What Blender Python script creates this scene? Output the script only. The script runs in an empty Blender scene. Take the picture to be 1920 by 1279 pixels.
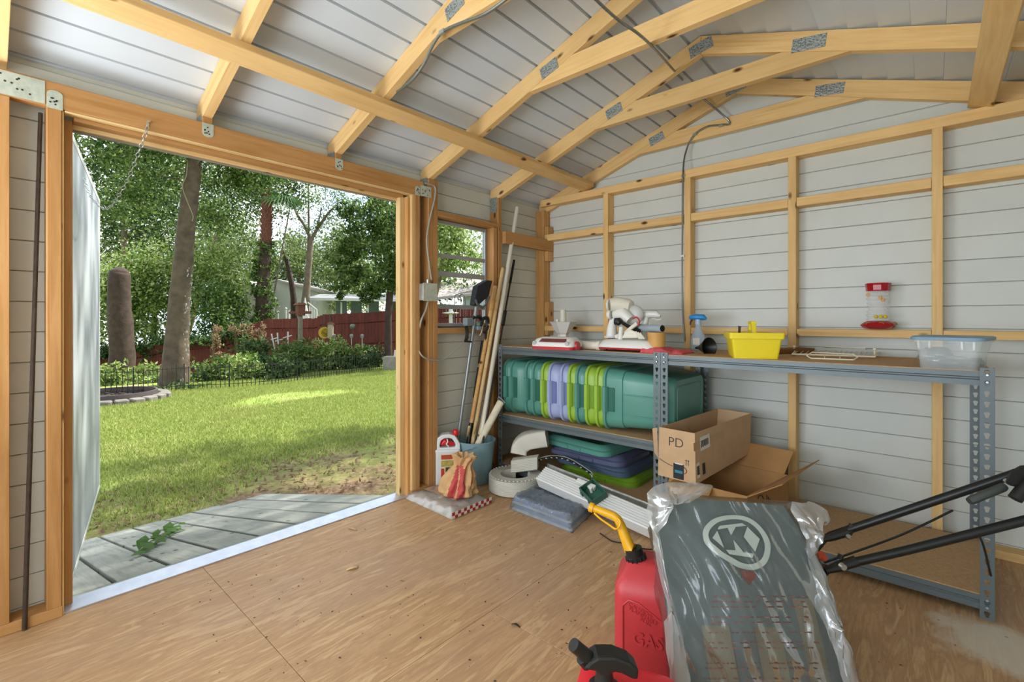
import bpy, bmesh, math, random
import numpy as np
from mathutils import Vector, Matrix, Euler, noise as mnoise
random.seed(7); np.random.seed(7)
S = bpy.context.scene
COL = S.collection
# ------------------------------------------------------------------ camera
FOC, CX, HY, YAW, EYE = 886.66, 960.0, 598.3, math.radians(41.629), 1.08
cam = bpy.data.cameras.new('camera'); camo = bpy.data.objects.new('camera', cam); COL.objects.link(camo)
cam.sensor_fit = 'HORIZONTAL'; cam.sensor_width = 36.0; cam.lens = 36.0*FOC/1920.0
cam.shift_y = -(639.5-HY)/1920.0; cam.clip_start = 0.02; cam.clip_end = 400
camo.location = (0, 0, EYE); camo.rotation_euler = (math.pi/2, 0, YAW)
S.camera = camo
# ------------------------------------------------------------------ sky, sun, exposure
S.view_settings.view_transform = 'Standard'; S.view_settings.look = 'None'
S.view_settings.gamma = 1.0; S.view_settings.use_curve_mapping = False
S.view_settings.exposure = 0.08
W = bpy.data.worlds.new('sky'); S.world = W; W.use_nodes = True
nt = W.node_tree; nt.nodes.clear()
wo = nt.nodes.new('ShaderNodeOutputWorld'); wb = nt.nodes.new('ShaderNodeBackground')
wt = nt.nodes.new('ShaderNodeTexCoord'); wn = nt.nodes.new('ShaderNodeTexNoise'); wr = nt.nodes.new('ShaderNodeValToRGB')
wn.inputs['Scale'].default_value = 2.6; wn.inputs['Detail'].default_value = 5; wn.inputs['Roughness'].default_value = .55
wr.color_ramp.elements[0].position = .36; wr.color_ramp.elements[0].color = (.50, .68, .95, 1)
wr.color_ramp.elements[1].position = .56; wr.color_ramp.elements[1].color = (.97, .98, 1.0, 1)
nt.links.new(wt.outputs['Generated'], wn.inputs['Vector']); nt.links.new(wn.outputs['Fac'], wr.inputs['Fac'])
nt.links.new(wr.outputs['Color'], wb.inputs['Color']); nt.links.new(wb.outputs[0], wo.inputs[0])
wb.inputs['Strength'].default_value = 2.1
sun = bpy.data.lights.new('sun', 'SUN'); suno = bpy.data.objects.new('sun', sun); COL.objects.link(suno)
sun.energy = 12.5; sun.angle = math.radians(1.2); sun.color = (1.0, .95, .84)
SUNDIR = Vector((.06, .70, 1.0)).normalized()          # towards the sun
suno.rotation_euler = SUNDIR.to_track_quat('Z', 'Y').to_euler()
# added fill: broad area light without a fixture, unseen behind the camera
lamp = bpy.data.lights.new('fill_light', 'AREA'); lampo = bpy.data.objects.new('fill_light', lamp); COL.objects.link(lampo)
lamp.shape = 'RECTANGLE'; lamp.size = 1.6; lamp.size_y = 1.0; lamp.energy = 38; lamp.color = (.84, .93, 1.0)
lampo.location = (-.60, -1.35, 1.15); lampo.rotation_euler = Vector((.10, -1.0, -.45)).to_track_quat('Z', 'Y').to_euler()

lamp2 = bpy.data.lights.new('side_fill_light', 'AREA'); lampo2 = bpy.data.objects.new('side_fill_light', lamp2); COL.objects.link(lampo2)  # second added fill, unseen at the left, brightens right roof slope and back wall
lamp2.shape = 'RECTANGLE'; lamp2.size = .9; lamp2.size_y = .9; lamp2.energy = 44; lamp2.color = (.86, .94, 1.0)
lampo2.location = (-2.05, -.85, 1.0); lampo2.rotation_euler = Vector((-.80, -.66, -.85)).to_track_quat('Z', 'Y').to_euler()

# ------------------------------------------------------------------ pixel helpers (1920 x 1279 frame) for measuring places
_c, _s = math.cos(YAW), math.sin(YAW)
CR, CV, CC = Vector((_c, _s, 0)), Vector((-_s, _c, 0)), Vector((0, 0, EYE))
def ray(x, y): return CR*((x-CX)/FOC) + CV + Vector((0, 0, (HY-y)/FOC))
def onX(x, y, X): d = ray(x, y); return CC + d*(X/d.x)
def onY(x, y, Y): d = ray(x, y); return CC + d*(Y/d.y)
def onZ(x, y, Z): d = ray(x, y); return CC + d*((Z-EYE)/d.z)
def dep(x, y, D): return CC + ray(x, y)*D

# ------------------------------------------------------------------ materials
LK = 1.0                                              # reflectance factor: outdoor surfaces are darker than paint chips
def lin(c):
    if isinstance(c, str): c = tuple(int(c[i:i+2], 16) for i in (0, 2, 4))
    return tuple(LK*((v/255/12.92) if v/255 <= .04045 else ((v/255+.055)/1.055)**2.4) for v in c) + (1.0,)
def _nodes(name):
    m = bpy.data.materials.new(name); m.use_nodes = True
    return m, m.node_tree, m.node_tree.nodes['Principled BSDF']
def coords(t, scale=(1, 1, 1), rnd=True):
    tc = t.nodes.new('ShaderNodeTexCoord'); mp = t.nodes.new('ShaderNodeMapping'); mp.inputs['Scale'].default_value = scale
    if rnd:
        oi = t.nodes.new('ShaderNodeObjectInfo'); va = t.nodes.new('ShaderNodeVectorMath'); va.operation = 'MULTIPLY_ADD'
        va.inputs[1].default_value = (7.3, 5.1, 9.7)
        t.links.new(oi.outputs['Random'], va.inputs[0]); t.links.new(tc.outputs['Object'], va.inputs[2]); t.links.new(va.outputs[0], mp.inputs[0])
    else: t.links.new(tc.outputs['Object'], mp.inputs[0])
    return mp.outputs[0]
def tnoise(t, vec, scale, detail=3, rough=.5, dist=0):
    n = t.nodes.new('ShaderNodeTexNoise'); n.inputs['Scale'].default_value = scale; n.inputs['Detail'].default_value = detail
    n.inputs['Roughness'].default_value = rough; n.inputs['Distortion'].default_value = dist
    t.links.new(vec, n.inputs['Vector']); return n.outputs['Fac']
def ramp(t, fac, stops):
    r = t.nodes.new('ShaderNodeValToRGB'); e = r.color_ramp.elements
    while len(e) < len(stops): e.new(.5)
    for i, (p, c) in enumerate(stops): e[i].position = p; e[i].color = lin(c) if not isinstance(c, float) else (c, c, c, 1)
    t.links.new(fac, r.inputs['Fac']); return r.outputs['Color']
def mixc(t, fac, a, b, mode='MIX'):
    m = t.nodes.new('ShaderNodeMix'); m.data_type = 'RGBA'; m.blend_type = mode
    for s, v in ((m.inputs['Factor'], fac), (m.inputs['A'], a), (m.inputs['B'], b)):
        if isinstance(v, (float, int)): s.default_value = v
        elif isinstance(v, tuple): s.default_value = v
        else: t.links.new(v, s)
    return m.outputs['Result']
def bumpn(t, bs, fac, strength, dist=.01):
    b = t.nodes.new('ShaderNodeBump'); b.inputs['Strength'].default_value = strength; b.inputs['Distance'].default_value = dist
    t.links.new(fac, b.inputs['Height']); t.links.new(b.outputs[0], bs.inputs['Normal'])
def mat(name, col, rough=.5, metal=0.0, var=.08, vs=6, bump=0, bs_=60, trans=0, alpha=1, spec=.5, ior=1.45, orand=0.0, sheen=0):
    m, t, b = _nodes(name)
    c = lin(col); v = coords(t, rnd=orand > 0)
    f = tnoise(t, v, vs, 4)
    dk = tuple(x*(1-var) for x in c[:3]) + (1,); lt = tuple(min(1, x*(1+var)) for x in c[:3]) + (1,)
    r = t.nodes.new('ShaderNodeValToRGB'); r.color_ramp.elements[0].position = .3; r.color_ramp.elements[0].color = dk
    r.color_ramp.elements[1].position = .7; r.color_ramp.elements[1].color = lt
    t.links.new(f, r.inputs['Fac']); out = r.outputs['Color']
    if orand:
        oi = t.nodes.new('ShaderNodeObjectInfo'); rr = t.nodes.new('ShaderNodeMapRange'); rr.inputs['To Min'].default_value = 1-orand; rr.inputs['To Max'].default_value = 1+orand*.5
        t.links.new(oi.outputs['Random'], rr.inputs['Value'])
        vm = t.nodes.new('ShaderNodeVectorMath'); vm.operation = 'SCALE'; t.links.new(out, vm.inputs[0]); t.links.new(rr.outputs[0], vm.inputs['Scale']); out = vm.outputs[0]
    t.links.new(out, b.inputs['Base Color'])
    b.inputs['Roughness'].default_value = rough; b.inputs['Metallic'].default_value = metal
    b.inputs['Specular IOR Level'].default_value = spec; b.inputs['IOR'].default_value = ior
    b.inputs['Transmission Weight'].default_value = trans; b.inputs['Alpha'].default_value = alpha
    if bump: bumpn(t, b, tnoise(t, v, bs_, 3), bump)
    return m
def wood(name, light, dark, knot='5a3414', rough=.6, knots=True, sx=1.1, sy=17, orand=.10, bump=.08):
    m, t, b = _nodes(name); v = coords(t, (sx, sy, sy))
    f = tnoise(t, v, 1.6, 5, .6, .4); c = ramp(t, f, ((.28, dark), (.5, light), (.72, dark)))
    f2 = tnoise(t, coords(t, (2.0, 3, 3)), 1.3, 2); c = mixc(t, ramp(t, f2, ((.4, 0.0), (.7, .45))), c, lin(dark))
    if knots:
        vo = t.nodes.new('ShaderNodeTexVoronoi'); vo.inputs['Scale'].default_value = 1.0
        t.links.new(coords(t, (4.2, 9, 9)), vo.inputs['Vector'])
        c = mixc(t, ramp(t, vo.outputs['Distance'], ((.06, 1.0), (.13, 0.0))), c, lin(knot))
    oi = t.nodes.new('ShaderNodeObjectInfo'); rr = t.nodes.new('ShaderNodeMapRange'); rr.inputs['To Min'].default_value = 1-orand; rr.inputs['To Max'].default_value = 1+orand*.6
    t.links.new(oi.outputs['Random'], rr.inputs['Value'])
    vm = t.nodes.new('ShaderNodeVectorMath'); vm.operation = 'SCALE'; t.links.new(c, vm.inputs[0]); t.links.new(rr.outputs[0], vm.inputs['Scale'])
    t.links.new(vm.outputs[0], b.inputs['Base Color']); b.inputs['Roughness'].default_value = rough
    b.inputs['Specular IOR Level'].default_value = .3
    bumpn(t, b, f, bump); return m
def leafmat(name, cols, transl=.45, rough=.5):
    m, t, b = _nodes(name); g = t.nodes.new('ShaderNodeNewGeometry')
    c = ramp(t, g.outputs['Random Per Island'], tuple((i/(len(cols)-1), k) for i, k in enumerate(cols)))
    t.links.new(c, b.inputs['Base Color']); b.inputs['Roughness'].default_value = rough; b.inputs['Specular IOR Level'].default_value = .25
    tr = t.nodes.new('ShaderNodeBsdfTranslucent'); t.links.new(c, tr.inputs['Color']); mx = t.nodes.new('ShaderNodeMixShader'); mx.inputs[0].default_value = transl
    out = t.nodes['Material Output']; t.links.new(b.outputs[0], mx.inputs[1]); t.links.new(tr.outputs[0], mx.inputs[2]); t.links.new(mx.outputs[0], out.inputs[0])
    return m
def film(name, tint=(1, 1, 1), haze=.14, gloss=.10):
    m, t, b = _nodes(name); t.nodes.remove(b); out = t.nodes['Material Output']
    tp = t.nodes.new('ShaderNodeBsdfTransparent'); tp.inputs[0].default_value = tint + (1,)
    df = t.nodes.new('ShaderNodeBsdfTranslucent'); df.inputs[0].default_value = (.9, .92, .92, 1)
    d2 = t.nodes.new('ShaderNodeBsdfDiffuse'); d2.inputs[0].default_value = (.86, .88, .88, 1)
    ad = t.nodes.new('ShaderNodeMixShader'); ad.inputs[0].default_value = .5; t.links.new(df.outputs[0], ad.inputs[1]); t.links.new(d2.outputs[0], ad.inputs[2])
    gl = t.nodes.new('ShaderNodeBsdfGlossy'); gl.inputs['Roughness'].default_value = .12
    m1 = t.nodes.new('ShaderNodeMixShader'); m1.inputs[0].default_value = haze; t.links.new(tp.outputs[0], m1.inputs[1]); t.links.new(ad.outputs[0], m1.inputs[2])
    lw = t.nodes.new('ShaderNodeLayerWeight'); lw.inputs['Blend'].default_value = .25
    ma = t.nodes.new('ShaderNodeMath'); ma.operation = 'MULTIPLY_ADD'; ma.inputs[1].default_value = .55; ma.inputs[2].default_value = gloss; t.links.new(lw.outputs['Fresnel'], ma.inputs[0])
    m2 = t.nodes.new('ShaderNodeMixShader'); t.links.new(ma.outputs[0], m2.inputs[0]); t.links.new(m1.outputs[0], m2.inputs[1]); t.links.new(gl.outputs[0], m2.inputs[2])
    t.links.new(m2.outputs[0], out.inputs[0]); return m

# ------------------------------------------------------------------ object helpers
WM = {}
def _name(n):
    return n
def link(o, parent=None, M=None):
    M = M or Matrix.Identity(4); COL.objects.link(o); WM[o.name] = M
    if parent is not None: o.parent = parent; o.matrix_basis = WM[parent.name].inverted() @ M
    else: o.matrix_basis = M
    return o
def tag(o, label=None, cat=None, group=None, kind=None):
    if label: o['label'] = label
    if cat: o['category'] = cat
    if group: o['group'] = group
    if kind: o['kind'] = kind
    return o
def thing(name, loc, label=None, cat=None, group=None, kind=None, parent=None):
    o = bpy.data.objects.new(name, None); o.empty_display_size = .05
    link(o, parent, Matrix.Translation(Vector(loc))); return tag(o, label, cat, group, kind)
def copy_tree(o, M=None, parent=None):
    c = o.copy(); COL.objects.link(c)
    if parent is not None: c.parent = parent
    if M is not None: c.matrix_basis = M
    for ch in list(o.children): copy_tree(ch, None, c)
    return c
class MB:
    def __init__(s): s.v, s.f, s.T = [], [], None
    def add(s, vs, fs):
        n = len(s.v)
        s.v += [tuple(s.T @ Vector(p)) for p in vs] if s.T is not None else [tuple(p) for p in vs]
        s.f += [tuple(i+n for i in f) for f in fs]; return s
    def box(s, x0, x1, y0, y1, z0, z1):
        return s.add([(x, y, z) for x in (x0, x1) for y in (y0, y1) for z in (z0, z1)], [(0, 1, 3, 2), (4, 6, 7, 5), (0, 4, 5, 1), (2, 3, 7, 6), (0, 2, 6, 4), (1, 5, 7, 3)])
    def loft(s, rings, caps=True, closed=True, loop=False):
        k = len(rings[0]); vs = [p for r in rings for p in r]; fs = []
        R = len(rings)
        for i in range(R if loop else R-1):
            a, b = i*k, ((i+1) % R)*k
            for j in range(k if closed else k-1): j2 = (j+1) % k; fs.append((a+j, a+j2, b+j2, b+j))
        if caps and not loop: fs.append(tuple(range(k-1, -1, -1))); fs.append(tuple((R-1)*k+j for j in range(k)))
        return s.add(vs, fs)
    def tube(s, pts, r, n=8, caps=True, loop=False):
        pts = [Vector(p) for p in pts]; rings = []; N = len(pts); prev = None
        for i, p in enumerate(pts):
            a = pts[i-1] if (i > 0 or loop) else pts[i]; b = pts[(i+1) % N] if (i < N-1 or loop) else pts[i]
            d = (b-a).normalized()
            if prev is None: u = d.orthogonal().normalized()
            else: u = (prev - d*prev.dot(d)); u = u.normalized() if u.length > 1e-6 else d.orthogonal().normalized()
            prev = u; w = d.cross(u); rr = r[i] if isinstance(r, (list, tuple)) else r
            rings.append([p + (u*math.cos(2*math.pi*k/n) + w*math.sin(2*math.pi*k/n))*rr for k in range(n)])
        return s.loft(rings, caps, True, loop)
    def cyl(s, p0, p1, r0, r1=None, n=14): return s.tube([p0, p1], [r0, r0 if r1 is None else r1], n)
    def lathe(s, prof, o=(0, 0, 0), n=24, caps=True, sx=1, sy=1):
        return s.loft([[(o[0]+r*sx*math.cos(2*math.pi*k/n), o[1]+r*sy*math.sin(2*math.pi*k/n), o[2]+z) for k in range(n)] for r, z in prof], caps)
    def prism(s, poly, z0, z1):
        return s.loft([[(x, y, z0) for x, y in poly], [(x, y, z1) for x, y in poly]])
    def sph(s, c, r, n=12, m=8, sc=(1, 1, 1)):
        rings = [[(c[0]+r*sc[0]*math.sin(math.pi*i/m)*math.cos(2*math.pi*k/n), c[1]+r*sc[1]*math.sin(math.pi*i/m)*math.sin(2*math.pi*k/n), c[2]-r*sc[2]*math.cos(math.pi*i/m)) for k in range(n)] for i in range(1, m)]
        return s.loft(rings)
    def grid(s, fn, nu, nv):
        vs = [fn(i/nu, j/nv) for i in range(nu+1) for j in range(nv+1)]
        return s.add(vs, [(i*(nv+1)+j, (i+1)*(nv+1)+j, (i+1)*(nv+1)+j+1, i*(nv+1)+j+1) for i in range(nu) for j in range(nv)])
    def build(s, name, m, parent=None, smooth=35, bev=0, solid=0, M=None, kind=None, sub=0):
        me = bpy.data.meshes.new(name); me.from_pydata(s.v, [], s.f); me.validate()
        bm = bmesh.new(); bm.from_mesh(me)
        if not solid: bmesh.ops.recalc_face_normals(bm, faces=bm.faces[:])
        bm.to_mesh(me); bm.free()
        if smooth:
            me.polygons.foreach_set('use_smooth', [True]*len(me.polygons)); me.set_sharp_from_angle(angle=math.radians(smooth))
        me.materials.append(m); o = bpy.data.objects.new(name, me); link(o, parent, M)
        if solid: md = o.modifiers.new('t', 'SOLIDIFY'); md.thickness = solid; md.offset = 0
        if sub: md = o.modifiers.new('s', 'SUBSURF'); md.levels = md.render_levels = sub
        if bev: md = o.modifiers.new('b', 'BEVEL'); md.width = bev; md.segments = 2; md.limit_method = 'ANGLE'; md.angle_limit = math.radians(40)
        if kind: o['kind'] = kind
        return o
_lc = {}
def lmesh(L, w, d, c=.002):
    k = (round(L, 4), round(w, 4), round(d, 4), c)
    if k not in _lc:
        bm = bmesh.new(); bmesh.ops.create_cube(bm, size=1)
        for v in bm.verts: v.co = Vector(((v.co.x+.5)*L, v.co.y*w, v.co.z*d))
        if c: bmesh.ops.bevel(bm, geom=bm.edges[:], offset=c, segments=1, affect='EDGES')
        me = bpy.data.meshes.new('piece'); bm.to_mesh(me); bm.free(); _lc[k] = me
    return _lc[k]
def frame(x, z, o):
    x = Vector(x).normalized(); z = Vector(z); z = (z - x*z.dot(x)).normalized(); y = z.cross(x)
    return Matrix(((x.x, y.x, z.x, o[0]), (x.y, y.y, z.y, o[1]), (x.z, y.z, z.z, o[2]), (0, 0, 0, 1)))
def lum(name, p0, p1, w, d, up, m, parent=None, c=.002):
    """a straight board from p0 to p1 (centre line), w wide sideways, d deep along up"""
    p0, p1 = Vector(p0), Vector(p1); me = lmesh((p1-p0).length, w, d, c)
    if len(me.materials) == 0: me.materials.append(m)
    if me.materials[0] is not m: me = me.copy(); me.materials[0] = m
    o = bpy.data.objects.new(name, me); return link(o, parent, frame(p1-p0, up, p0))
def bar(name, x0, x1, y0, y1, z0, z1, m, parent=None, c=.002):
    """axis-aligned board; grain along its longest side"""
    d = (x1-x0, y1-y0, z1-z0); k = max(range(3), key=lambda i: d[i]); cx, cy, cz = (x0+x1)/2, (y0+y1)/2, (z0+z1)/2
    if k == 0: return lum(name, (x0, cy, cz), (x1, cy, cz), d[1], d[2], (0, 0, 1), m, parent, c)
    if k == 1: return lum(name, (cx, y0, cz), (cx, y1, cz), d[0], d[2], (0, 0, 1), m, parent, c)
    return lum(name, (cx, cy, z0), (cx, cy, z1), d[0], d[1], (0, 1, 0), m, parent, c)
def text(name, s, size, M, m, parent=None, ext=.0006, align='CENTER', bold=0, sx=1):
    cu = bpy.data.curves.new('t', 'FONT'); cu.body = s; cu.size = size; cu.extrude = ext; cu.align_x = align; cu.align_y = 'CENTER'; cu.offset = bold; cu.resolution_u = 3
    to = bpy.data.objects.new('t', cu); me = bpy.data.meshes.new_from_object(to); bpy.data.objects.remove(to)
    if sx != 1:
        for v in me.vertices: v.co.x *= sx
    me.materials.clear(); me.materials.append(m); o = bpy.data.objects.new(name, me); return link(o, parent, M)
def rrect(w, h, r, n=5):
    """rounded rectangle, centred, as 2D points"""
    out = []
    for cx, cy, a0 in ((w/2-r, h/2-r, 0), (-w/2+r, h/2-r, 90), (-w/2+r, -h/2+r, 180), (w/2-r, -h/2+r, 270)):
        for i in range(n+1): a = math.radians(a0+90*i/n); out.append((cx+r*math.cos(a), cy+r*math.sin(a)))
    return out
def bez(pts, n=24):
    """Catmull-Rom through the points"""
    P = [Vector(p) for p in pts]; P = [P[0]*2-P[1]] + P + [P[-1]*2-P[-2]]; out = []; m = max(1, n//(len(P)-3))
    for i in range(1, len(P)-2):
        for k in range(m):
            t = k/m; a, b, c, d = P[i-1:i+3]
            out.append(.5*((2*b) + (c-a)*t + (2*a-5*b+4*c-d)*t*t + (3*b-a-3*c+d)*t**3))
    return out + [P[-2]]
# ------------------------------------------------------------------ shared materials
LUM = wood('pine_lumber', 'ecc689', 'd8ac6e')
LUMD = wood('pine_lumber_dark', 'd2a266', 'b4824a')
LUML = wood('orange_lumber_shaded', 'c0905a', 'a97842')  # orange left-wall lumber, tone also darkened for the dimmer light there
LK = .58
PLANK = wood('weathered_plank', 'b4b6ab', '8f948a', '565b52', .8, sx=1.5, sy=22, bump=.3)
LK = 1.0
CHIP = mat('particle_board', 'b5936a', .75, var=.14, vs=90)
SID = mat('siding_white', 'ced1cb', .45, var=.03, vs=5, orand=.03)
SIDL = mat('siding_cream', 'cecec2', .5, var=.04, vs=5, orand=.04)
ROOF = mat('roof_white', 'd0d6da', .4, var=.02, vs=3, orand=.02)
GALV = mat('galvanised', 'b9bdbb', .38, .75, var=.18, vs=30)
GALVW = mat('zinc_bracket', 'c3cbbd', .5, .35, var=.12, vs=60)
DARKM = mat('dark_metal', '3a3530', .5, .3, var=.2, vs=12)
BLK = mat('black_plastic', '1b1c1b', .42, var=.2, vs=12)
STEEL = mat('shelf_steel', '667074', .42, .25, var=.06, vs=8)
ALU = mat('aluminium', 'c6cad2', .33, .7, var=.08, vs=20)
WHT = mat('white_plastic', 'dcdcd6', .38, var=.03)
def gusset_mat():
    m, t, b = _nodes('gusset_steel'); v = coords(t, (1, 1, 1), False)
    br = t.nodes.new('ShaderNodeTexVoronoi'); br.inputs['Scale'].default_value = 120; t.links.new(v, br.inputs['Vector'])
    c = ramp(t, br.outputs['Distance'], ((.25, '6f7674'), (.5, 'a9afac'))); t.links.new(c, b.inputs['Base Color'])
    b.inputs['Metallic'].default_value = .6; b.inputs['Roughness'].default_value = .45; bumpn(t, b, br.outputs['Distance'], .5, .004); return m
GUS = gusset_mat()
def floor_mat():
    m, t, b = _nodes('plywood_floor'); v = coords(t, (9, 1.1, 1), True)
    f = tnoise(t, v, 1.9, 6, .62, 1.6); c = ramp(t, f, ((.25, 'a17a54'), (.40, 'bf9a70'), (.52, 'ad8760'), (.60, 'c9a67a'), (.8, 'a8825c')))
    w = tnoise(t, coords(t, (22, 2.2, 1), False), 2.6, 4, .6, 1.5); c = mixc(t, ramp(t, w, ((.48, 0.0), (.68, .65))), c, lin('a07c57'))
    p = tnoise(t, coords(t, (1.3, .8, 1), False), 1.4, 3); c = mixc(t, ramp(t, p, ((.45, 0.0), (.7, .38))), c, lin('ad9180'))
    # the drier yellow sheet by the workbench and a spilt white patch at its front leg
    sx = t.nodes.new('ShaderNodeSeparateXYZ'); tc = t.nodes.new('ShaderNodeTexCoord'); t.links.new(tc.outputs['Object'], sx.inputs[0])
    n2 = tnoise(t, coords(t, (1, 1, 1), False), 7, 5, .6, .5)
    ds = t.nodes.new('ShaderNodeVectorMath'); ds.operation = 'DISTANCE'; t.links.new(tc.outputs['Object'], ds.inputs[0]); ds.inputs[1].default_value = (.14, 2.24, 0)
    a = t.nodes.new('ShaderNodeMath'); a.operation = 'MULTIPLY_ADD'; t.links.new(n2, a.inputs[0]); a.inputs[1].default_value = .26; t.links.new(ds.outputs['Value'], a.inputs[2])
    c = mixc(t, ramp(t, a.outputs[0], ((.23, .8), (.30, 0.0))), c, lin('cfc6b4'))
    t.links.new(c, b.inputs['Base Color']); b.inputs['Roughness'].default_value = .55; b.inputs['Specular IOR Level'].default_value = .35
    bumpn(t, b, f, .12); return m
PLY = floor_mat()

XF, XS, YF, YS = -2.36, -2.445, 3.045, 3.13
XR, Y0 = .635, -1.6                                        # right wall, open near end
RX, RZ, SL = -.905, 2.565, .35                             # ridge line and slope
def zr(x): return RZ - SL*abs(x-RX)
PIT = .11
def zlines(lo, hi):
    z = [lo] + [.043+PIT*n for n in range(0, 40) if lo+.012 < .043+PIT*n < hi-.012] + [hi]
    return list(zip(z[:-1], z[1:]))
# ------------------------------------------------------------------ floor
fl = MB().box(XS-.03, XR, Y0, YS, -.14, -.019).build('floor', LUMD, smooth=0, kind='structure')
for x0, x1, y0, y1 in ((XS, -1.222, Y0, .643), (-1.220, XR, Y0, .643), (XS, -1.221, .6445, YS), (-1.2195, XR, .6445, 1.256), (-1.2195, XR, 1.2575, YS)):
    m = MB().box(x0, x1, y0, y1, -.019, 0).build('plywood_sheet', PLY, fl, smooth=0, bev=.0012)
# ------------------------------------------------------------------ back wall
wb_ = MB().prism([(XS, -.1), (XR, -.1), (XR, zr(XR)), (RX, RZ), (XS, zr(XS))], 0, .014)
wb_.v = [(x, YS+.014+z, y) for x, y, z in wb_.v]
wback = wb_.build('wall_back', SID, smooth=0, kind='structure')
for lo, hi in zlines(.0, RZ-.01):
    lo2, hi2 = lo+.0007, hi-.0007
    def xl(z): return max(XS, RX-(RZ-z)/SL)
    def xr(z): return min(XR, RX+(RZ-z)/SL)
    mb = MB(); y1 = YS+.013
    pr = [(lo2, YS+.005), (lo2+.002, YS), (hi2-.003, YS+.001), (hi2, YS+.004)]
    mb.loft([[(xl(z), y, z) for z, y in pr] + [(xl(hi2), y1, hi2), (xl(lo2), y1, lo2)], [(xr(z), y, z) for z, y in pr] + [(xr(hi2), y1, hi2), (xr(lo2), y1, lo2)]])
    mb.build('siding_board', SID, wback, smooth=0)
bar('bottom_plate', -2.36, XR, YF, YS, .0, .038, LUM, wback)
bar('top_plate', -2.40, XR, YF, YS, 1.996, 2.050, LUM, wback)
for x in (-1.79, -1.187, -.592, .018, .60): bar('stud', x-.020, x+.020, YF, YS, .038, 1.996, LUM, wback)
xs = [-2.32, -1.79, -1.187, -.592, .018, .60]
for z0, z1 in ((1.713, 1.763), (.985, 1.025)):
    for a, b in zip(xs[:-1], xs[1:]): bar('girt', a+.021 if a > -2.3 else -2.36, b-.021, YF+.004, YS, z0, z1, LUM, wback)
# ------------------------------------------------------------------ left wall with door and window openings
DY0, DY1, DZ = .215, 1.735, 1.825
WY0, WY1, WZ0, WZ1 = 1.945, 2.455, 1.03, 1.735
lw = MB(); xo = XS-.014
for y0, y1, z0, z1 in ((Y0, DY0, -.1, 2.02), (DY0, DY1, DZ, 2.02), (DY1, WY0, -.1, 2.02), (WY0, WY1, -.1, WZ0), (WY0, WY1, WZ1, 2.02), (WY1, YS+.03, -.1, 2.02)):
    lw.box(xo-.012, xo, y0, y1, z0, z1)
wleft = lw.build('wall_left', SIDL, smooth=0, kind='structure')
def lsid(y0, y1, z0, z1):
    for lo, hi in zlines(z0, z1):
        l2, h2 = lo+.0009, hi-.0009
        pr = [(XS-.005, l2), (XS, l2+.002), (XS-.001, h2-.003), (XS-.004, h2), (XS-.013, h2), (XS-.013, l2)]
        MB().loft([[(x, y0, z) for x, z in pr], [(x, y1, z) for x, z in pr]]).build('siding_board', SIDL, wleft, smooth=0)
lsid(Y0, DY0, 0, 2.0); lsid(DY0, DY1, DZ, 2.0); lsid(DY1, WY0, 0, 2.0); lsid(WY0, WY1, 0, WZ0); lsid(WY0, WY1, WZ1, 2.0); lsid(WY1, YS, 0, 2.0)
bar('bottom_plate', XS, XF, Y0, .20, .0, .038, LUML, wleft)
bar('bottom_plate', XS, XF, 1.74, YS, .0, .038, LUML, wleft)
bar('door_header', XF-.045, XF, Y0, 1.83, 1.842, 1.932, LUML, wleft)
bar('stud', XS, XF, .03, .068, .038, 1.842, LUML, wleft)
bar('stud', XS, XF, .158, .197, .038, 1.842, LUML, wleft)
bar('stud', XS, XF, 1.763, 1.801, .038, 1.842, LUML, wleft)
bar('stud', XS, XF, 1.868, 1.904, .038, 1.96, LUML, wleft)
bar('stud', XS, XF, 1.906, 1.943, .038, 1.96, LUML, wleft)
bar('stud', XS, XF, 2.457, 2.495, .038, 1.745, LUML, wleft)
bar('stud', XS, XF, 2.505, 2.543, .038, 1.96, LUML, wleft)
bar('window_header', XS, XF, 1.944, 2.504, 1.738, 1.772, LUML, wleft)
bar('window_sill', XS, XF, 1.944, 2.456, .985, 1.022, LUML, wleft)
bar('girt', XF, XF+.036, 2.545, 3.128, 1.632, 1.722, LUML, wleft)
bar('corner_post', XS, XF-.002, 3.046, 3.084, .038, 1.96, LUMD, wleft)
bar('corner_post', XS+.002, XF, 3.086, 3.128, .0, 1.96, LUMD, wleft)
bar('post_block', XF, XF+.036, 3.052, 3.125, 1.73, 1.83, LUMD, wleft)
bar('post_block', XF, XF+.036, 3.052, 3.125, 1.55, 1.63, LUMD, wleft)
bar('post_block', XF, XF+.036, 3.052, 3.125, .95, 1.22, LUMD, wleft)
# cripple blocks where the trusses land on the header
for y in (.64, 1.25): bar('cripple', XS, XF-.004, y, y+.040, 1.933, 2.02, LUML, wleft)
# straps and plates
def strap(y0, y1, z0, z1, up=False):
    w = y1-y0; r = w/2; zc = z1-r*.7 if up else z0+r*.7; pts = []
    if up: pts = [(y1, z0), (y1, zc)] + [((y0+y1)/2+r*math.cos(a), zc+r*.7*math.sin(a)) for a in [math.pi*k/8 for k in range(1, 8)]] + [(y0, zc), (y0, z0)]
    else: pts = [(y0, z1), (y0, zc)] + [((y0+y1)/2-r*math.cos(a), zc-r*.7*math.sin(a)) for a in [math.pi*k/8 for k in range(1, 8)]] + [(y1, zc), (y1, z1)]
    mb = MB().prism(pts, 0, .002); mb.v = [(XF+.0005+z, x, y) for x, y, z in mb.v]
    o = mb.build('strap_plate', GALVW, wleft, smooth=0, bev=.0006)
    nb = MB()
    for k in range(7): yy, zz = y0+w*random.uniform(.18, .82), z0+(z1-z0)*random.uniform(.2, .8); nb.cyl((XF+.002, yy, zz), (XF+.0045, yy, zz), .0035, .0025, 7)
    nb.build('nail_heads', DARKM, o, kind='stuff')
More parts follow.
